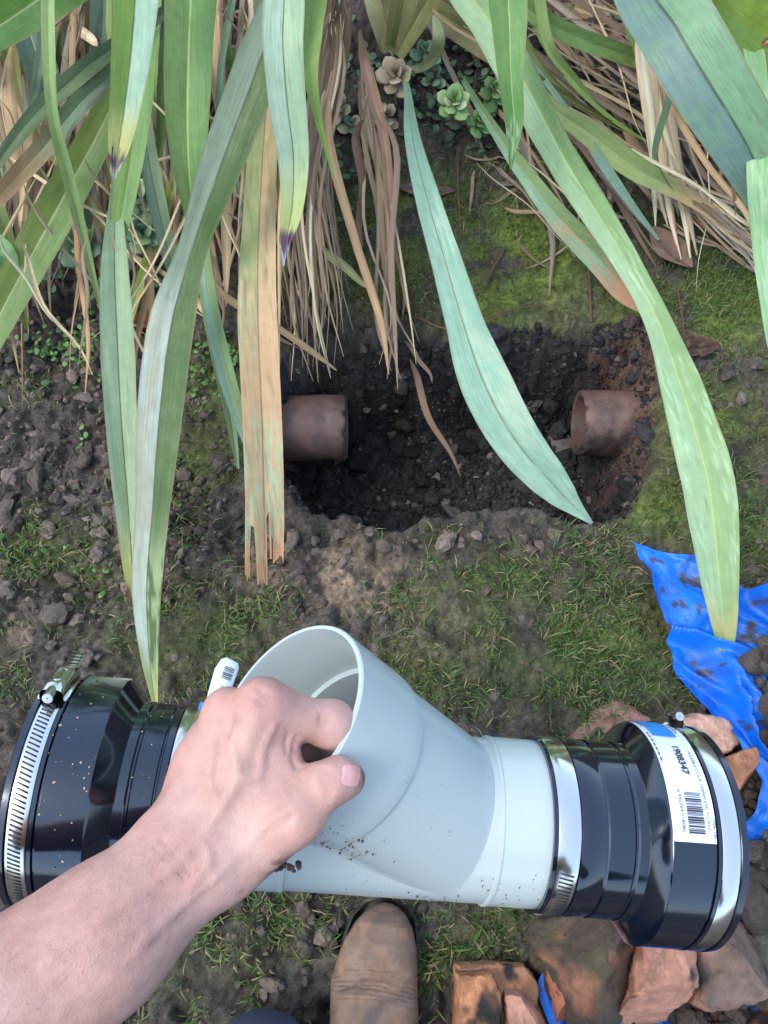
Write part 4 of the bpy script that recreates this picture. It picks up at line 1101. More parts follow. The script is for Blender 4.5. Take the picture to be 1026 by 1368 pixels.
def band(x0, x1, r, parent, label=None):
    t = .0007
    b = part('hose_clamp', [(x0, r), (x0, r + t * .6), (x0 + .0008, r + t), ((x0 + x1) / 2, r + t * 1.25), (x1 - .0008, r + t), (x1, r + t * .6), (x1, r), (x0, r)], M_steel, parent)
    if label: b['label'] = label
    return b
def slots(x0, x1, r, th0, th1, step, parent, skew=2.2):
    V = []; Fq = []
    for th in np.arange(th0, th1, step):
        w = .5 * math.degrees(.0011 / r)
        q = [(x0, th - w + skew * .5), (x0, th + w + skew * .5), (x1, th + w - skew * .5), (x1, th - w - skew * .5)]
        b0 = len(V)
        for (x, a) in q: V.append(cyl_pts(x, a, r + .00105))
        for (x, a) in q: V.append(cyl_pts(x, a, r + .0003))
        Fq += [(b0, b0 + 1, b0 + 2, b0 + 3), (b0, b0 + 4, b0 + 5, b0 + 1), (b0 + 1, b0 + 5, b0 + 6, b0 + 2), (b0 + 2, b0 + 6, b0 + 7, b0 + 3), (b0 + 3, b0 + 7, b0 + 4, b0)]
    o = mk('slot', np.array(V), np.array(Fq), M_slot, parent, smooth=False)
    o['kind'] = 'stuff'
    return o

cl1 = band(-.2368, -.2246, .0760, jn); slots(-.2348, -.2272, .0760, -75, 40, 2.25, cl1, 2.0)
cl2 = band(-.1496, -.1342, .0600, jn)
cl3 = band(.1074, .1226, .0600, jn); slots(.1105, .1200, .0600, -82, -28, 3.0, cl3, 2.0)
cl4 = band(.2112, .2232, .0759, jn)

def text_mesh(body_, size, bold=0.0):
    cu = bpy.data.curves.new('t', 'FONT'); cu.body = body_; cu.size = size; cu.resolution_u = 3
    cu.offset = bold
    o = bpy.data.objects.new('t', cu); COL.objects.link(o)
    dg = bpy.context.evaluated_depsgraph_get(); dg.update()
    m_ = o.evaluated_get(dg).to_mesh()
    V = np.array([v.co[:] for v in m_.vertices]); Fc = []
    m_.calc_loop_triangles()
    Fc = np.array([t.vertices[:] for t in m_.loop_triangles])
    o.evaluated_get(dg).to_mesh_clear()
    bpy.data.objects.remove(o); bpy.data.curves.remove(cu)
    return V, Fc

def housing(Xc, r, th, parent, ln=.026, wd=.0125, ht=.0095, tail=.02, text=None):
    """worm screw housing with its screw and the loose band end"""
    a0 = math.radians(th)
    nrm = np.array([0, math.sin(a0), math.cos(a0)]); tan = np.array([0, math.cos(a0), -math.sin(a0)]); ax = np.array([1.0, 0, 0])   # tan: towards the top
    org = nrm * r + ax * Xc
    n, m = 9, 14
    V = []
    sec = np.linspace(0, math.pi, m)
    for i in range(n):
        t = -.5 + i / (n - 1)
        k = .78 + .22 * sstep(0, .18, .5 - abs(t))
        for s in sec:
            x = -math.copysign(abs(math.cos(s)) ** .6, math.cos(s)) * wd * .5
            h = ht * abs(math.sin(s)) ** .55 * k
            V.append(org + ax * x + tan * t * ln + nrm * (h - .0002))
    V = np.array(V)
    endc = [list(range(m)), list(range((n - 1) * m, n * m))]
    Fq = grid_faces(n, m)
    o = mk('screw_housing', V, Fq, M_steel, parent, sharp=50)
    # end caps as screw head and band end
    seg = 14
    prof = [(-.004, 0.0005), (-.004, .0034), (0, .0040), (.006, .0040), (.006, .002), (ln + .002, .002), (ln + .002, .0003)]
    LV, LF = lathe(prof, seg)
    Bm = np.stack([tan, ax, nrm], 1)
    W_ = LV @ Bm.T + org + nrm * ht * .52 - tan * (ln * .5 + .003)
    mk('screw', W_, LF[:, ::-1], M_steel, parent, sharp=40)
    # raised rim and flanges
    fl = []
    Ff = []
    for sx in (-1, 1):
        b0 = len(fl)
        for (x, h, t) in [(sx * wd * .5, .0012, -.5), (sx * (wd * .5 + .0016), .0012, -.5), (sx * (wd * .5 + .0016), .0012, .5), (sx * wd * .5, .0012, .5)]:
            fl.append(org + ax * x + nrm * h + tan * t * ln * .9)
        for (x, h, t) in [(sx * wd * .5, -.0008, -.5), (sx * (wd * .5 + .0016), -.0008, -.5), (sx * (wd * .5 + .0016), -.0008, .5), (sx * wd * .5, -.0008, .5)]:
            fl.append(org + ax * x + nrm * h + tan * t * ln * .9)
        Ff += [(b0, b0 + 1, b0 + 2, b0 + 3), (b0, b0 + 4, b0 + 5, b0 + 1), (b0 + 1, b0 + 5, b0 + 6, b0 + 2), (b0 + 2, b0 + 6, b0 + 7, b0 + 3)]
    mk('flange', np.array(fl), np.array(Ff), M_steel, parent, smooth=False)
    if tail:
        k = 8
        V = []
        for i in range(k):
            t = i / (k - 1)
            c = org + tan * (ln * .45 + t * tail) + nrm * (.0035 + .004 * t)
            for (x, h) in ((-.0052, 0), (.0052, 0), (.0052, -.0007), (-.0052, -.0007)):
                V.append(c + ax * x + nrm * h)
        Fq = grid_faces(k, 4, True); e = np.array([[(k - 1) * 4 + q for q in (0, 1, 2, 3)]])
        mk('band_end', np.array(V), [Fq, e], M_steel, parent, smooth=False)
        V = []; Fq = []
        for i in range(6):
            t = (i + .6) / 6.5; c = org + tan * (ln * .45 + t * tail) + nrm * (.0035 + .004 * t + .00018); b0 = len(V)
            for (x, q) in ((-.004, -.0005), (.004, -.0005), (.004, .0005), (-.004, .0005)): V.append(c + ax * x + tan * q)
            Fq.append((b0, b0 + 1, b0 + 2, b0 + 3))
        o2 = mk('slot', np.array(V), np.array(Fq), M_slot, parent, smooth=False); o2['kind'] = 'stuff'
    if text:
        # embossed oval with letters on the housing roof
        a = np.linspace(0, 2 * np.pi, 40, endpoint=False)
        V = []
        for q in (.85, .95, 1.05):
            for s in a: V.append(org + tan * (.0082 * q * math.cos(s) - .0005) + ax * (.0040 * q * math.sin(s)) + nrm * (ht * (1.0 - .06 * abs(math.sin(s)) ** 2) + (.0006 if q == .95 else -.0004)))
        Fq = grid_faces(3, 40, True)
        mk('emblem', np.array(V), Fq, M_steel, parent)
        TV, TF = text_mesh(text, .0060)
        TV[:, 0] -= TV[:, 0].mean(); TV[:, 1] -= TV[:, 1].mean()
        # reads upwards along the band
        V = org + TV[:, :1] * tan[None] - TV[:, 1:2] * ax[None] + nrm[None] * (ht + .00045) - tan * .0005
        mk('lettering', V, TF, M_steel, parent, smooth=False)
    return o
housing(-.2307, .0768, 53, cl1, ln=.034, wd=.0155, ht=.0105, tail=.024, text='UNEX')
housing(.2172, .0767, 92, cl4, tail=.016)

def cyl_patch(name, xa, xb, tha, thb, r, m, parent, nx=6, nt=40, lift=None, thick=.0):
    X_, T_ = np.meshgrid(np.linspace(0, 1, nx), np.linspace(0, 1, nt))
    x = xa + (xb - xa) * X_; th = tha + (thb - tha) * T_
    rr_ = r + (lift(X_, T_) if lift else 0)
    V = np.stack([x, rr_ * np.sin(np.radians(th)), rr_ * np.cos(np.radians(th))], -1).reshape(-1, 3)
    return mk(name, V, grid_faces(nt, nx), m, parent)
def cyl_text(body_, size, X_, th, r, parent, bold=0.0, fit=None, name='lettering'):
    TV, TF = text_mesh(body_, size, bold)
    if fit: TV[:, 0] *= fit / max(1e-6, TV[:, 0].max())
    t = np.radians(th) - TV[:, 0] / r
    V = np.stack([X_ + TV[:, 1], r * np.sin(t), r * np.cos(t)], -1)
    return mk(name, V, TF, M_ink, parent, smooth=False)

RL = .0770
stk = cyl_patch('sticker', .1772, .2068, 94, -4, RL, M_paper, jn, lift=lambda a, b: .0007 * np.maximum(0, b - .9) * 10 * (1 - a) + .00025 * np.sin(a * 9 + b * 14))
stk['label'] = 'white barcode sticker with a blue block on the right coupling'
RT = RL + .0006
cyl_patch('blue_print', .1822, .2000, 90, 55, RT, M_blue, stk)
cyl_text('1908347', .0068, .1912, 47, RT + .0002, stk, bold=.00022, fit=.0255)
cyl_text('6 942264 018080', .0030, .1838, 20, RT + .0002, stk, fit=.0265)
cyl_text('FLEXIBLE COUP 100MM EW TO PVC', .0030, .2008, 43, RT + .0002, stk, fit=.0565)
cyl_text('1006-100', .0030, .2046, 7.5, RT + .0002, stk, fit=.0125)
for i_, (xx, t0, t1) in enumerate([(.1790, 84, 66), (.1786, 58, 36), (.2040, 88, 64), (.2018, 80, 60)]):
    nb = 7
    V = []; Fq = []
    ths = np.linspace(t0, t1, nb * 2)
    for q in range(nb):
        b0 = len(V)
        for (x, a) in ((xx, ths[2 * q]), (xx + .0010, ths[2 * q]), (xx + .0010, ths[2 * q] + (t1 - t0) / nb * .75), (xx, ths[2 * q] + (t1 - t0) / nb * .75)): V.append(cyl_pts(x, a, RT + .0002))
        Fq.append((b0, b0 + 1, b0 + 2, b0 + 3))
    mk('fine_print', np.array(V), np.array(Fq), M_ink, stk, smooth=False)
def bars(th0, th1, x0, x1, r, parent):
    V = []; Fq = []
    th = th0
    while th > th1:
        w = rng.choice([.28, .28, .55, .8])
        b0 = len(V)
        for (x, a) in ((x0, th), (x1, th), (x1, th - w), (x0, th - w)): V.append(cyl_pts(x, a, r))
        Fq.append((b0, b0 + 1, b0 + 2, b0 + 3)); th -= w + rng.choice([.3, .3, .6])
    return mk('barcode', np.array(V), np.array(Fq), M_ink, parent, smooth=False)
bars(19, 0.5, .1880, .1992, RT + .0002, stk)
# half peeled sticker standing off the left coupling
def loc(px, py, d):
    w_ = c2w(np.array([(px - 513) / F * d, (py - 684) / F * d, d]))[0]
    return np.array(MF.inverted() @ Vector(w_))
tagc = [(296, 880), (303, 878), (318, 886), (319, 893), (314, 907), (305, 932), (290, 965), (270, 960), (278, 925), (287, 893)]
TD = .555
Vt = [loc(a, b, TD + (b - 930) * -.0004) for a, b in tagc]
Vb = [v_ + np.array([0, 0, -.0004]) for v_ in Vt]
nT = len(Vt)
tg = mk('sticker', np.array(Vt + Vb), [np.array([[0, i, i + 1] for i in range(1, nT - 1)]), np.array([[i, nT + i, nT + (i + 1) % nT, (i + 1) % nT] for i in range(nT)])], M_paper, jn, smooth=False)
tg['label'] = 'half peeled barcode sticker standing up from the left coupling'
def tagp(u_, v_, lift=.0005):      # u across, v along from the top
    a = np.array([299, 882.]); ax_ = np.array([-26, 72.]) ; cr_ = np.array([20, 7.])
    p = a + ax_ * v_ + cr_ * u_
    return loc(p[0], p[1], TD + (p[1] - 930) * -.0004 - lift)
V = []; Fq = []
v0 = .08
while v0 < .30:
    w_ = rng.choice([.008, .014, .02]); b0 = len(V)
    for (a, b) in ((.2, v0), (.85, v0), (.85, v0 + w_), (.2, v0 + w_)): V.append(tagp(a, b))
    Fq.append((b0, b0 + 1, b0 + 2, b0 + 3)); v0 += w_ + rng.choice([.008, .014])
mk('barcode', np.array(V), np.array(Fq), M_ink, tg, smooth=False)
TV, TF = text_mesh('1908347', 1.0, .02)
TV[:, 0] /= TV[:, 0].max()
mk('lettering', np.array([tagp(.30 + .3 * b, .68 - .26 * a) for a, b, _ in TV]), TF, M_ink, tg, smooth=False)
mk('blue_print', np.array([tagp(-.5, .82), tagp(.8, .82), tagp(.8, 1.05), tagp(-.5, 1.05)]), np.array([[0, 1, 2, 3]]), M_blue, tg, smooth=False)

# dirt specks on the plastic and rubber
def specks(n, fn, name, colr, rad=(.0003, .0011)):
    pos = []; 
    for i in range(n): pos.append(fn())
    rr_ = rad[0] + (rad[1] - rad[0]) * rng.random(n) ** 3
    o = lump_cloud(name, np.array(pos), rr_, lin(colr) * (.5 + rng.random((n, 1))), sub=1, flat=.8, parent=jn)
    o['kind'] = 'stuff'
    return o
def sp_barrel():
    return cyl_pts(np.array(U(-.03, .107)), np.array(np.clip(rng.normal(-52, 22), -88, 20)), .0574)
def sp_branch():
    b = U(.05, .16); a = rng.normal(0, .5)
    Bm = BR[0]; r_ = .0578 if b < .11 else .0601
    # angle of the point of the branch wall that faces the viewer
    n0 = unit(np.array([0.25, -.5, .85]) - B_L * (np.array([.25, -.5, .85]) @ B_L)); s0 = np.cross(B_L, n0)
    return np.array([X0, 0, 0]) + B_L * b + r_ * (n0 * math.cos(a - .35) + s0 * math.sin(a - .35))
def sp_left():
    return cyl_pts(np.array(U(-.222, -.192)), np.array(U(-40, 80)), .0771)
def sp_left2():
    return cyl_pts(np.array(U(-.175, -.15)), np.array(U(-10, 80)), .0616)
def sp_thumb():
    b = U(.085, .135); 
    n0 = unit(np.array([0.25, -.5, .85]) - B_L * (np.array([.25, -.5, .85]) @ B_L)); s0 = np.cross(B_L, n0); a = rng.normal(-.62, .16)
    return np.array([X0, 0, 0]) + B_L * b + (.0578 if b < .11 else .0599) * (n0 * math.cos(a) + s0 * math.sin(a))
specks(120, sp_barrel, 'dirt_specks', (112, 90, 68), (.0002, .0008)); specks(50, sp_branch, 'dirt_specks', (130, 106, 80), (.00015, .0005)); specks(90, sp_thumb, 'dirt_specks', (110, 84, 60), (.0002, .0009))
specks(60, sp_left, 'dirt_specks', (176, 156, 130), (.0002, .0009)); specks(36, sp_left2, 'dirt_specks', (170, 150, 126), (.0002, .0006))

# ------------------------------------------------------------------ person: signed distance body -> surface nets
def surface_nets(f, org, h):
    s = f < 0
    nx, ny, nz = f.shape
    cnt = np.zeros((nx - 1, ny - 1, nz - 1), np.int8); 
    for a in (0, 1):
        for b in (0, 1):
            for c in (0, 1):
                cnt += s[a:nx - 1 + a, b:ny - 1 + b, c:nz - 1 + c]
    act = (cnt > 0) & (cnt < 8)
    idx = np.full(act.shape, -1, np.int64); I = np.argwhere(act); idx[act] = np.arange(len(I))
    acc = np.zeros((len(I), 3)); num = np.zeros(len(I))
    corners = [(a, b, c) for a in (0, 1) for b in (0, 1) for c in (0, 1)]
    fv = {k: f[I[:, 0] + k[0], I[:, 1] + k[1], I[:, 2] + k[2]] for k in corners}
    for k in corners:
        for ax in range(3):
            if k[ax] == 0:
                k2 = list(k); k2[ax] = 1; k2 = tuple(k2)
                a, b = fv[k], fv[k2]
                m = (a < 0) != (b < 0)
                t = np.where(m, a / np.where(m, a - b, 1), 0)
                p = np.array(k, float)[None] + t[:, None] * (np.array(k2) - np.array(k))[None]
                acc += p * m[:, None]; num += m
    V = (I + acc / np.maximum(num, 1)[:, None]) * h + org
    quads = []
    for ax in range(3):
        sl0 = [slice(None)] * 3; sl1 = [slice(None)] * 3
        sl0[ax] = slice(0, -1); sl1[ax] = slice(1, None)
        e = s[tuple(sl0)] != s[tuple(sl1)]
        E = np.argwhere(e)
        b, c = [(1, 2), (2, 0), (0, 1)][ax]
        E = E[(E[:, b] > 0) & (E[:, c] > 0) & (E[:, b] < f.shape[b] - 1) & (E[:, c] < f.shape[c] - 1)]
        def cell(db, dc):
            q = E.copy(); q[:, b] -= db; q[:, c] -= dc
            return idx[q[:, 0], q[:, 1], q[:, 2]]
        q = np.stack([cell(1, 1), cell(0, 1), cell(0, 0), cell(1, 0)], 1)
        fl = s[E[:, 0], E[:, 1], E[:, 2]]
        q[~fl] = q[~fl][:, ::-1]
        quads.append(q)
    Q = np.concatenate(quads)
    Q = Q[(Q >= 0).all(1)]
    return V, Q

def cone(P, a, b, ra, rb):
    a, b = np.asarray(a), np.asarray(b)
    e = b - a; L2 = e @ e
    w_ = P - a
    t = np.clip((w_ @ e) / L2, 0, 1)
    return np.sqrt(((w_ - t[..., None] * e) ** 2).sum(-1)) - (ra + (rb - ra) * t)
def ell(P, c, B, r):
    q = (P - np.asarray(c)) @ B
    k = np.sqrt(((q / r) ** 2).sum(-1)); k2 = np.sqrt(((q / np.square(r)) ** 2).sum(-1))
    return k * (k - 1) / np.maximum(k2, 1e-6)
def smin(a, b, k):
    h = np.clip(.5 + .5 * (b - a) / k, 0, 1)
    return b * (1 - h) + a * h - k * h * (1 - h)
def smax(a, b, k): return -smin(-a, -b, k)

def Pc(px, py, d):          # camera frame point
    return np.array([(px - 513) / F * d, (py - 684) / F * d, d])

def hand_sdf(P):
    idx_m = Pc(352, 944, .414); mid_m = Pc(304, 953, .424); rin_m = Pc(286, 988, .433); pin_m = Pc(260, 1046, .440)
    wu = Pc(224, 1138, .400); wr = Pc(268, 1172, .398)
    elb = Pc(-235, 1500, .33)
    f1u = Pc(122, 1250, .378); f1r = Pc(126, 1272, .376)
    f2 = Pc(-20, 1366, .355)
    # forearm
    d = smin(cone(P, wu, f1u, .0180, .0245), cone(P, wr, f1r, .0192, .0250), .022)
    d = smin(d, cone(P, Pc(124, 1264, .376), f2, .0285, .0330), .03)
    d = smin(d, cone(P, f2, elb, .033, .040), .03)
    # metacarpals
    palm = smin(cone(P, wr + [0, -.006, 0], idx_m, .0165, .0118), cone(P, (wu + wr) / 2 + [0, -.004, 0], mid_m, .0175, .0122), .009)
    palm = smin(palm, cone(P, (wu * .75 + wr * .25), rin_m, .0168, .0118), .009)
    palm = smin(palm, cone(P, wu + [0, -.002, .002], pin_m, .0150, .0112), .009)
    palm = smin(palm, ell(P, Pc(300, 1050, .420), np.eye(3), np.array([.030, .034, .014])), .010)
    d = smin(d, palm, .014)
    # thumb
    cmc = Pc(312, 1142, .404); tm = Pc(392, 1088, .4000); ti = Pc(434, 1049, .4055); tt = Pc(463, 1040, .4135)
    th = smin(cone(P, cmc, tm, .0200, .0158), cone(P, tm, ti, .0145, .0118), .006)
    th = smin(th, cone(P, ti, Pc(452, 1041, .409), .0116, .0112), .004)
    th = smin(th, cone(P, Pc(452, 1041, .409), tt, .0112, .0100), .004)
    th = smin(th, ell(P, Pc(437, 1050, .402), np.eye(3), np.array([.009, .009, .009])), .006)
    d = smin(d, th, .012)
    # web between thumb and index, and the meat of the first interosseous
    d = smin(d, cone(P, Pc(345, 1060, .412), Pc(372, 1020, .415), .017, .012), .014)
    # knuckle heads
    for c_, r_ in ((idx_m, .0121), (mid_m, .0120), (rin_m, .0116), (pin_m, .011)):
        d = smin(d, np.sqrt(((P - c_ - [0, -.001, -.0015]) ** 2).sum(-1)) - r_, .008)
    # fingers
    inb = np.array([.608, .575, .548])
    ip = Pc(444, 968, .4305); idip = ip + inb * .022 + [0.004, 0, .006]; itip = idip + inb * .018
    fi = smin(cone(P, idx_m, ip, .0126, .0110), cone(P, ip, idip, .0108, .0095), .006)
    fi = smin(fi, cone(P, idip, itip, .0092, .0078), .004)
    fi = smin(fi, np.sqrt(((P - ip - [.000, -.0005, -.0005]) ** 2).sum(-1)) - .0108, .009)
    d = smin(d, fi, .011)
    mp = Pc(402, 1003, .4440); md = mp + inb * .024; mt = md + inb * .018
    fm = smin(cone(P, mid_m, mp, .0120, .0104), cone(P, mp, md, .0102, .0092), .004)
    fm = smin(fm, cone(P, md, mt, .0092, .0078), .004)
    d = smin(d, fm, .0035)
    rp = Pc(368, 1034, .456); rd = rp + inb * .022; rt = rd + inb * .016
    fr = smin(cone(P, rin_m, rp, .0114, .0098), cone(P, rp, rd, .0098, .0088), .004)
    fr = smin(fr, cone(P, rd, rt, .0086, .0074), .004)
    d = smin(d, fr, .0035)
    pp = Pc(278, 1092, .466); pd = pp + np.array([.012, .004, .012]); pt = pd + np.array([.012, -.003, .006])
    fp = smin(cone(P, pin_m, pp, .0104, .0088), cone(P, pp, pd, .0088, .008), .004)
    fp = smin(fp, cone(P, pd, pt, .008, .007), .004)
    d = smin(d, fp, .0035)
    # tendons and creases
    for c_, w0 in ((idx_m, wr), (mid_m, (wu + wr) / 2), (rin_m, wu)):
        o_ = np.array([0, -.0005, -.0112])
        d = smin(d, cone(P, c_ * .92 + w0 * .08 + o_, c_ * .45 + w0 * .55 + o_ * 1.05, .0013, .0009), .009)
    if GROOVES:
        nb = np.abs(d) < .008
        if nb.any():
            q = P[nb]; e_ = d[nb]
            for (a, b, r_) in GROOVES:
                e_ = smax(e_, -cone(q, a, b, r_, r_), .0016)
            for (a, b, r_) in VEINS:
                m_ = np.abs(q - (a + b) / 2).max(-1) < .03
                if m_.any(): e_[m_] = smin(e_[m_], cone(q[m_], a, b, r_, r_), .0032)
            d = d.copy(); d[nb] = e_
    d = d + .0011 * (fbm(P * 70, 301, 3) - .5) + .0016 * (fbm(P * 24, 305, 2) - .5)
    return d

GROOVES = []; VEINS = []
def surf(px, py, lo=.375, hi=.47):
    """depth at which a pixel's ray meets the hand"""
    ds = np.arange(lo, hi, .0006)
    q = np.stack([(px - 513) / F * ds, (py - 684) / F * ds, ds], -1)
    v = hand_sdf(q); k = np.argmax(v < 0)
    return ds[k] if (v < 0).any() else hi
_gl = []
for (path, r_) in [([(436, 1024), (441, 1034), (443, 1046), (442, 1058), (438, 1068)], .0013), ([(431, 1026), (435, 1036), (437, 1048), (435, 1060)], .0010), ([(427, 1028), (430, 1040), (431, 1052)], .0008),
                   ([(446, 1028), (449, 1038), (450, 1050)], .0007), ([(397, 985), (393, 1000), (392, 1014), (396, 1024)], .0013), ([(386, 978), (382, 992), (383, 1006)], .0009), ([(404, 1040), (398, 1052), (388, 1060)], .0007),
                   ([(430, 952), (428, 962), (427, 974)], .0008), ([(436, 953), (435, 963), (434, 975)], .0009), ([(442, 956), (441, 966)], .0007), ([(346, 926), (352, 932), (362, 936)], .0006), ([(336, 930), (346, 938), (360, 943)], .0006),
                   ([(345, 920), (356, 926), (368, 930)], .0005), ([(214, 1120), (232, 1142), (250, 1164), (270, 1186)], .0006), ([(206, 1130), (224, 1150), (244, 1174)], .0005), ([(372, 1110), (384, 1098), (392, 1082)], .0006)]:
    pts_ = [Pc(a, b, surf(a, b) - r_ * .45) for a, b in path]
    _gl += [(pts_[k], pts_[k + 1], r_) for k in range(len(pts_) - 1)]
_vl = []
for (path, r_) in [([(322, 960), (312, 1000), (318, 1040), (296, 1080), (270, 1120), (220, 1170), (150, 1220), (60, 1290)], .0013), ([(366, 965), (350, 1000), (342, 1040), (318, 1040)], .0011), ([(288, 1000), (282, 1040), (296, 1080)], .0011),
                   ([(400, 1075), (370, 1090), (340, 1120), (300, 1160), (240, 1210), (170, 1280)], .0012), ([(270, 1120), (280, 1150), (250, 1190)], .001)]:
    P2_ = catmull(np.array([[a, b, 0.] for a, b in path], float), len(path) * 4)
    pts_ = [Pc(a, b, surf(a, b, .33) + r_ * .95) for a, b, _ in P2_]
    _vl += [(pts_[k], pts_[k + 1], r_) for k in range(len(pts_) - 1)]
GROOVES = _gl; VEINS = _vl

def build_sdf(fn, lo, hi, h):
    ax = [np.arange(lo[i], hi[i] + h, h) for i in range(3)]
    g = np.stack(np.meshgrid(*ax, indexing='ij'), -1)
    f = np.zeros(g.shape[:3])
    for i in range(0, g.shape[0], 16): f[i:i + 16] = fn(g[i:i + 16])
    return surface_nets(f, np.array(lo), h)

person = empty('person', (0, -.35, 0))
tag(person, 'person kneeling in one brown boot, bare left arm reaching out to grip the pipe', 'person')
bpy.context.view_layer.update()
HV, HQ = build_sdf(hand_sdf, (-.30, .06, .30), (.0, .335, .485), .0016)
hpx = 513 + F * HV[:, 0] / HV[:, 2]; hpy = 684 + F * HV[:, 1] / HV[:, 2]
base = lin((180, 142, 132)); nn = fbm(HV * 30, 311, 3)[:, None]; n5 = fbm(HV * 9, 315, 3)[:, None]
c = base * (.74 + .52 * nn)
red = (blobs(hpx, hpy, [(352, 935, 40, 30, .8), (300, 942, 30, 20, .4), (440, 960, 24, 24, .8), (440, 1050, 24, 26, .6), (420, 1090, 25, 40, .5), (390, 1010, 30, 25, .3), (270, 1190, 80, 30, .4), (130, 1230, 100, 40, .35)])[:, None] * .75 + .45 * sstep(.5, .68, n5))
c = c * (1 - red * .5) + lin((182, 116, 110)) * red * .5
pale = sstep(.52, .62, fbm(HV * 16, 318, 3))[:, None] * .3
c = c * (1 - pale) + lin((194, 168, 161)) * pale
fine = sstep(.62, .72, fbm(HV * 120, 321, 3))[:, None] * .10
c = c * (1 - fine) + lin((150, 96, 84)) * fine
dirt = (blobs(hpx, hpy, [(380, 1162, 26, 16, 1.1), (345, 1186, 26, 10, 1.0), (484, 1040, 7, 16, .9), (412, 1008, 10, 20, .5)])[:, None]) * sstep(.45, .6, fbm(HV * 110, 331, 3))[:, None]
dirt = np.clip(dirt, 0, .9)
c = c * (1 - dirt) + lin((84, 60, 48)) * dirt
HW = c2w(HV)
arm = mk('body', HW, HQ[:, ::-1], M_skin, col=np.clip(c, 0, 1)); child(arm, person); arm['label'] = 'bare pale left forearm and hand gripping the rim, dirt along the thumb side'
# thumb nail
def ray_hit(px, py):
    k = np.argmin((hpx - px) ** 2 + (hpy - py) ** 2 + 1e7 * np.maximum(0, HV[:, 2] - .43)); return HV[k]
nu, nv = 9, 9
Nv = []
for i in range(nu):
    for j in range(nv):
        a = -1 + 2 * i / (nu - 1); b = -1 + 2 * j / (nv - 1)
        k = max(abs(a), abs(b)); l2 = math.hypot(a, b) or 1
        f_ = k / l2 * (.35 + .65 * 1) if l2 else 1
        a2, b2 = a * (1 - .18 * b * b), b * (1 - .18 * a * a)
        px_n = 468 + 13 * a2 - 2.0 * b2; py_n = 1036 + 2.5 * a2 + 14.5 * b2
        d_ = surf(px_n, py_n) - .0006 + .0009 * (a2 < -.9)
        Nv.append(Pc(px_n, py_n, d_))
nail = mk('thumbnail', c2w(np.array(Nv)), grid_faces(nu, nv), M_nail); child(nail, person)
# mud stuck to the edge of the hand
k = 13
mp_ = np.array([Pc(rng.normal(384, 10), rng.normal(1157, 4), .408 + U(-.004, .010)) for _ in range(k)])
mud = lump_cloud('mud', c2w(mp_), .0008 + .0022 * rng.random(k) ** 2, lin((70, 64, 62)) * (.6 + .7 * rng.random((k, 1)))); child(mud, person); mud['kind'] = 'stuff'
# fine hair on the forearm
sel = np.where((hpx < 260) & (hpx > -30) & (hpy > 1120) & (hpy < 1380))[0]
sel = sel[np.argsort(rng.random(len(sel)))[:900]]
hn = np.zeros_like(HV)
v0, v1, v2, v3 = (HV[HQ[:, k]] for k in range(4))
fn_ = np.cross(v2 - v0, v3 - v1)
for k in range(4): np.add.at(hn, HQ[:, k], fn_)
hn = unit(hn)
if (hn[sel] * (HV[sel] - HV.mean(0))).sum() < 0: hn = -hn
sel = sel[hn[sel, 2] < .2]
V = []; Fq = []
for q in sel:
    b = HV[q]; dr = unit(np.array([.45, -.75, 0]) + rng.normal(0, .35, 3)); dr = unit(dr - hn[q] * (dr @ hn[q]))
    l_ = U(.003, .009); w_ = unit(np.cross(dr, hn[q])) * .00005
    i0 = len(V); V += [b - w_, b + w_, b + dr * l_ + hn[q] * l_ * .28]; Fq.append((i0, i0 + 1, i0 + 2))
hair = mk('hair', c2w(np.array(V)), np.array(Fq), M_hair, smooth=False); child(hair, person); hair['kind'] = 'stuff'

# clothes out of the picture, seen only as reflections and at the bottom edge
BT = G(518, 1207, .045)                          # toe of the boot
kn = G(350, 1434, .06); kn[2] = .06
def trousers_sdf(P):
    hipL, hipR = np.array([-.13, -.66, .50]), np.array([.07, -.66, .50])
    kR = np.array([.02, -.30, .50]); aR = np.array([.0, -.32, .13])
    kL = np.array([kn[0], kn[1], .078]); aL = np.array([-.18, -.66, .07])
    d = smin(cone(P, hipL, kL, .095, .060), cone(P, kL, aL, .056, .052), .03)
    d = smin(d, smin(cone(P, hipR, kR, .095, .075), cone(P, kR, aR, .070, .062), .03), .06)
    d = smin(d, cone(P, hipL, hipR, .12, .12), .06)
    return d + .006 * (fbm(P * 22, 401, 3) - .5)
V, Q = build_sdf(trousers_sdf, (-.36, -.86, -.02), (.26, -.08, .66), .009)
tr = mk('trousers', V, Q, M_denim); child(tr, person); tr['label'] = 'dark navy trousers, only the left knee in view'
def shirt_sdf(P):
    wst = np.array([-.03, -.66, .56]); ch = np.array([-.01, -.52, .92]); shL = np.array([-.20, -.44, .97]); shR = np.array([.19, -.46, .97]); el = np.array([-.30, -.26, .83])
    d = smin(cone(P, wst + [-.06, 0, 0], ch + [-.07, 0, 0], .12, .12), cone(P, wst + [.06, 0, 0], ch + [.07, 0, 0], .12, .12), .05)
    d = smin(d, cone(P, shL, shR, .07, .07), .06)
    d = smin(d, cone(P, shL, shL * .45 + el * .55, .07, .062), .04)
    d = smin(d, cone(P, shR, shR + [.10, .02, -.2], .07, .06), .04)
    return d + .008 * (fbm(P * 16, 411, 3) - .5)
V, Q = build_sdf(shirt_sdf, (-.45, -.86, .44), (.42, -.14, 1.12), .012)
sh_ = mk('shirt', V, Q, M_shirt); child(sh_, person)
def upper_sdf(P):
    el = c2w(Pc(-235, 1500, .33))[0]; s = np.array([-.20, -.44, .97])
    return smin(cone(P, el, el * .4 + s * .6, .044, .052), cone(P, el, c2w(Pc(-60, 1375, .352))[0], .044, .041), .02)

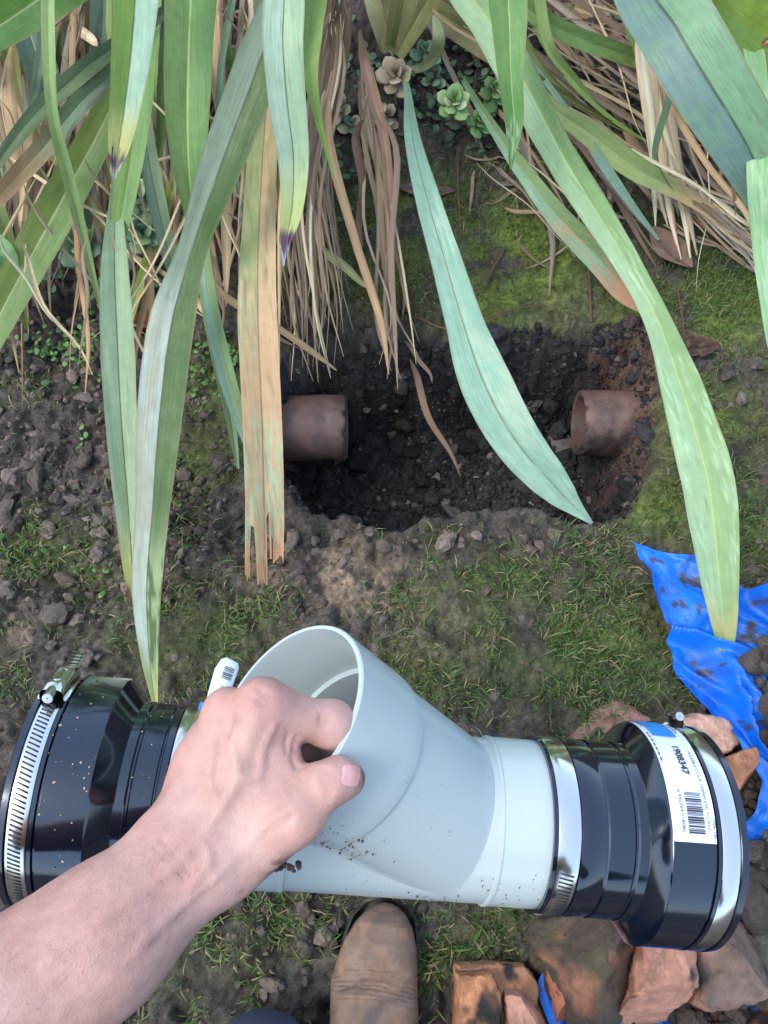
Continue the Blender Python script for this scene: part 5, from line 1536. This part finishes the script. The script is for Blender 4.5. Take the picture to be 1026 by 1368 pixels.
# boot: lofted foot
def boot():
    ys_ = [0, .004, .012, .025, .045, .07, .095, .12, .15, .18, .22, .26, .285, .295]
    wl = [.004, .014, .024, .034, .0430, .0495, .0530, .050, .046, .042, .040, .038, .030, .012]
    wr_ = [.004, .014, .023, .031, .0370, .0405, .0430, .046, .044, .040, .038, .037, .030, .012]
    hh = [.026, .040, .052, .062, .068, .070, .072, .082, .095, .112, .125, .130, .128, .120]
    n2 = 260
    Y_ = np.linspace(0, .295, n2) ** 1.0
    yy = .295 * (np.linspace(0, 1, n2) ** 1.5)
    Lw = 1.13 * np.interp(yy, ys_, wl); Rw = 1.13 * np.interp(yy, ys_, wr_); Hh = np.interp(yy, ys_, hh)
    for arr in (Lw, Rw, Hh):
        arr[1:-1] = (arr[:-2] + arr[1:-1] * 2 + arr[2:]) / 4
    m = 180
    a = np.linspace(0, 2 * np.pi, m, endpoint=False)
    V = []
    for i in range(n2):
        cs, sn = np.cos(a), np.sin(a)
        ex_ = .78
        x = np.where(cs > 0, Rw[i], Lw[i]) * np.sign(cs) * np.abs(cs) ** ex_
        z = .018 + (Hh[i] - .018) * (.5 + .5 * np.sign(sn) * np.abs(sn) ** (1.0 if yy[i] < .1 else 1.0))
        z = np.where(sn < 0, .018 + (Hh[i] - .018) * .5 * (1 - np.abs(sn) ** .6), z)
        V.append(np.stack([x, np.full(m, -yy[i]), z], 1))
    V = np.concatenate(V)
    # flex creases across the vamp
    top = sstep(.03, .055, V[:, 2])
    cre = 0
    for q_, (y0, am) in enumerate(((-.070, .0008), (-.0745, .0014), (-.0780, .0018), (-.0815, .0020), (-.0850, .0022), (-.0890, .0018), (-.0930, .0020), (-.0975, .0016), (-.1025, .0012))):
        wv = y0 - .006 * (V[:, 0] / .05) ** 2 + .0030 * (fbm(np.stack([V[:, 0] * 60, V[:, 0] * 0 + q_ * 3.1], 1), 427, 2) - .5) * 2
        gg = am * np.exp(-((V[:, 1] - wv) / .00085) ** 2) * sstep(.25, .5, fbm(np.stack([V[:, 0] * 40, V[:, 0] * 0 + q_ * 7.3], 1), 429, 2))
        V[:, 2] -= top * gg; cre = cre + gg
    V[:, 2] -= top * .006 * np.exp(-((V[:, 1] + .086) / .012) ** 2)
    V[:, 2] += top * (.004 * (fbm(V[:, :2] * 28, 421, 3) - .5))
    # tongue furrow
    V[:, 2] -= top * .004 * np.exp(-((V[:, 0] - .004) / .006) ** 2) * sstep(-.11, -.13, V[:, 1])
    nn = fbm(V * 26, 431, 4)[:, None]; n6 = fbm(V * 80, 433, 3)[:, None]
    c = lin((114, 94, 81)) * (.65 + .7 * n6)
    dk = sstep(.45, .7, nn) * .55; c = c * (1 - dk) + lin((78, 68, 68)) * dk
    ds = sstep(.48, .66, fbm(V * 34 + 7, 437, 4) * .7 + .3 * fbm(V * 150, 439, 3))[:, None] * .6 * top[:, None]; c = c * (1 - ds * .7) + lin((150, 110, 82)) * ds * .7
    Fq = grid_faces(n2, m, True)
    cap = np.array([[(n2 - 1) * m + k for k in range(m)]])
    return V, Fq, np.clip(c, 0, 1)
bV, bF, bC = boot()
ang = math.radians(-7)
Rz = np.array([[math.cos(ang), -math.sin(ang), 0], [math.sin(ang), math.cos(ang), 0], [0, 0, 1]])
bg0 = float(hz(np.array([[BT[0], BT[1] - .06]]))[0]) 
off = np.array([BT[0], BT[1], bg0 - .002])
bt = mk('boot', bV @ Rz.T + off, bF, M_boot, col=bC); child(bt, person); bt['label'] = 'dusty brown leather boot with creased toe'
sole_o = []
m = 60
a = np.linspace(0, 2 * np.pi, m, endpoint=False)
out = []
ysb = np.concatenate([np.linspace(.0, .29, 40), np.linspace(.29, 0, 40)])
sx = np.interp(ysb, [0, .004, .012, .025, .045, .07, .095, .15, .22, .285, .295], [.010, .023, .034, .0435, .049, .052, .053, .047, .042, .032, .014])
side = np.concatenate([np.ones(40), -np.ones(40)])
sxr = np.interp(ysb, [0, .004, .012, .025, .045, .07, .095, .15, .22, .285, .295], [.010, .023, .033, .0395, .043, .0455, .047, .045, .040, .032, .014])
ring = 1.0 * np.stack([1.06 * np.where(side > 0, sxr, -sx), -ysb + .003, np.zeros(80)], 1)
SV = np.concatenate([ring + [0, 0, 0], ring + [0, 0, .02], ring * [.93, .99, 1] + [0, 0, .024]])
so_ = mk('boot_sole', SV @ Rz.T + off, grid_faces(3, 80, True), M_sole, bt); so_.parent = bt; so_.matrix_parent_inverse = bt.matrix_parent_inverse.inverted() if False else Matrix.Identity(4)
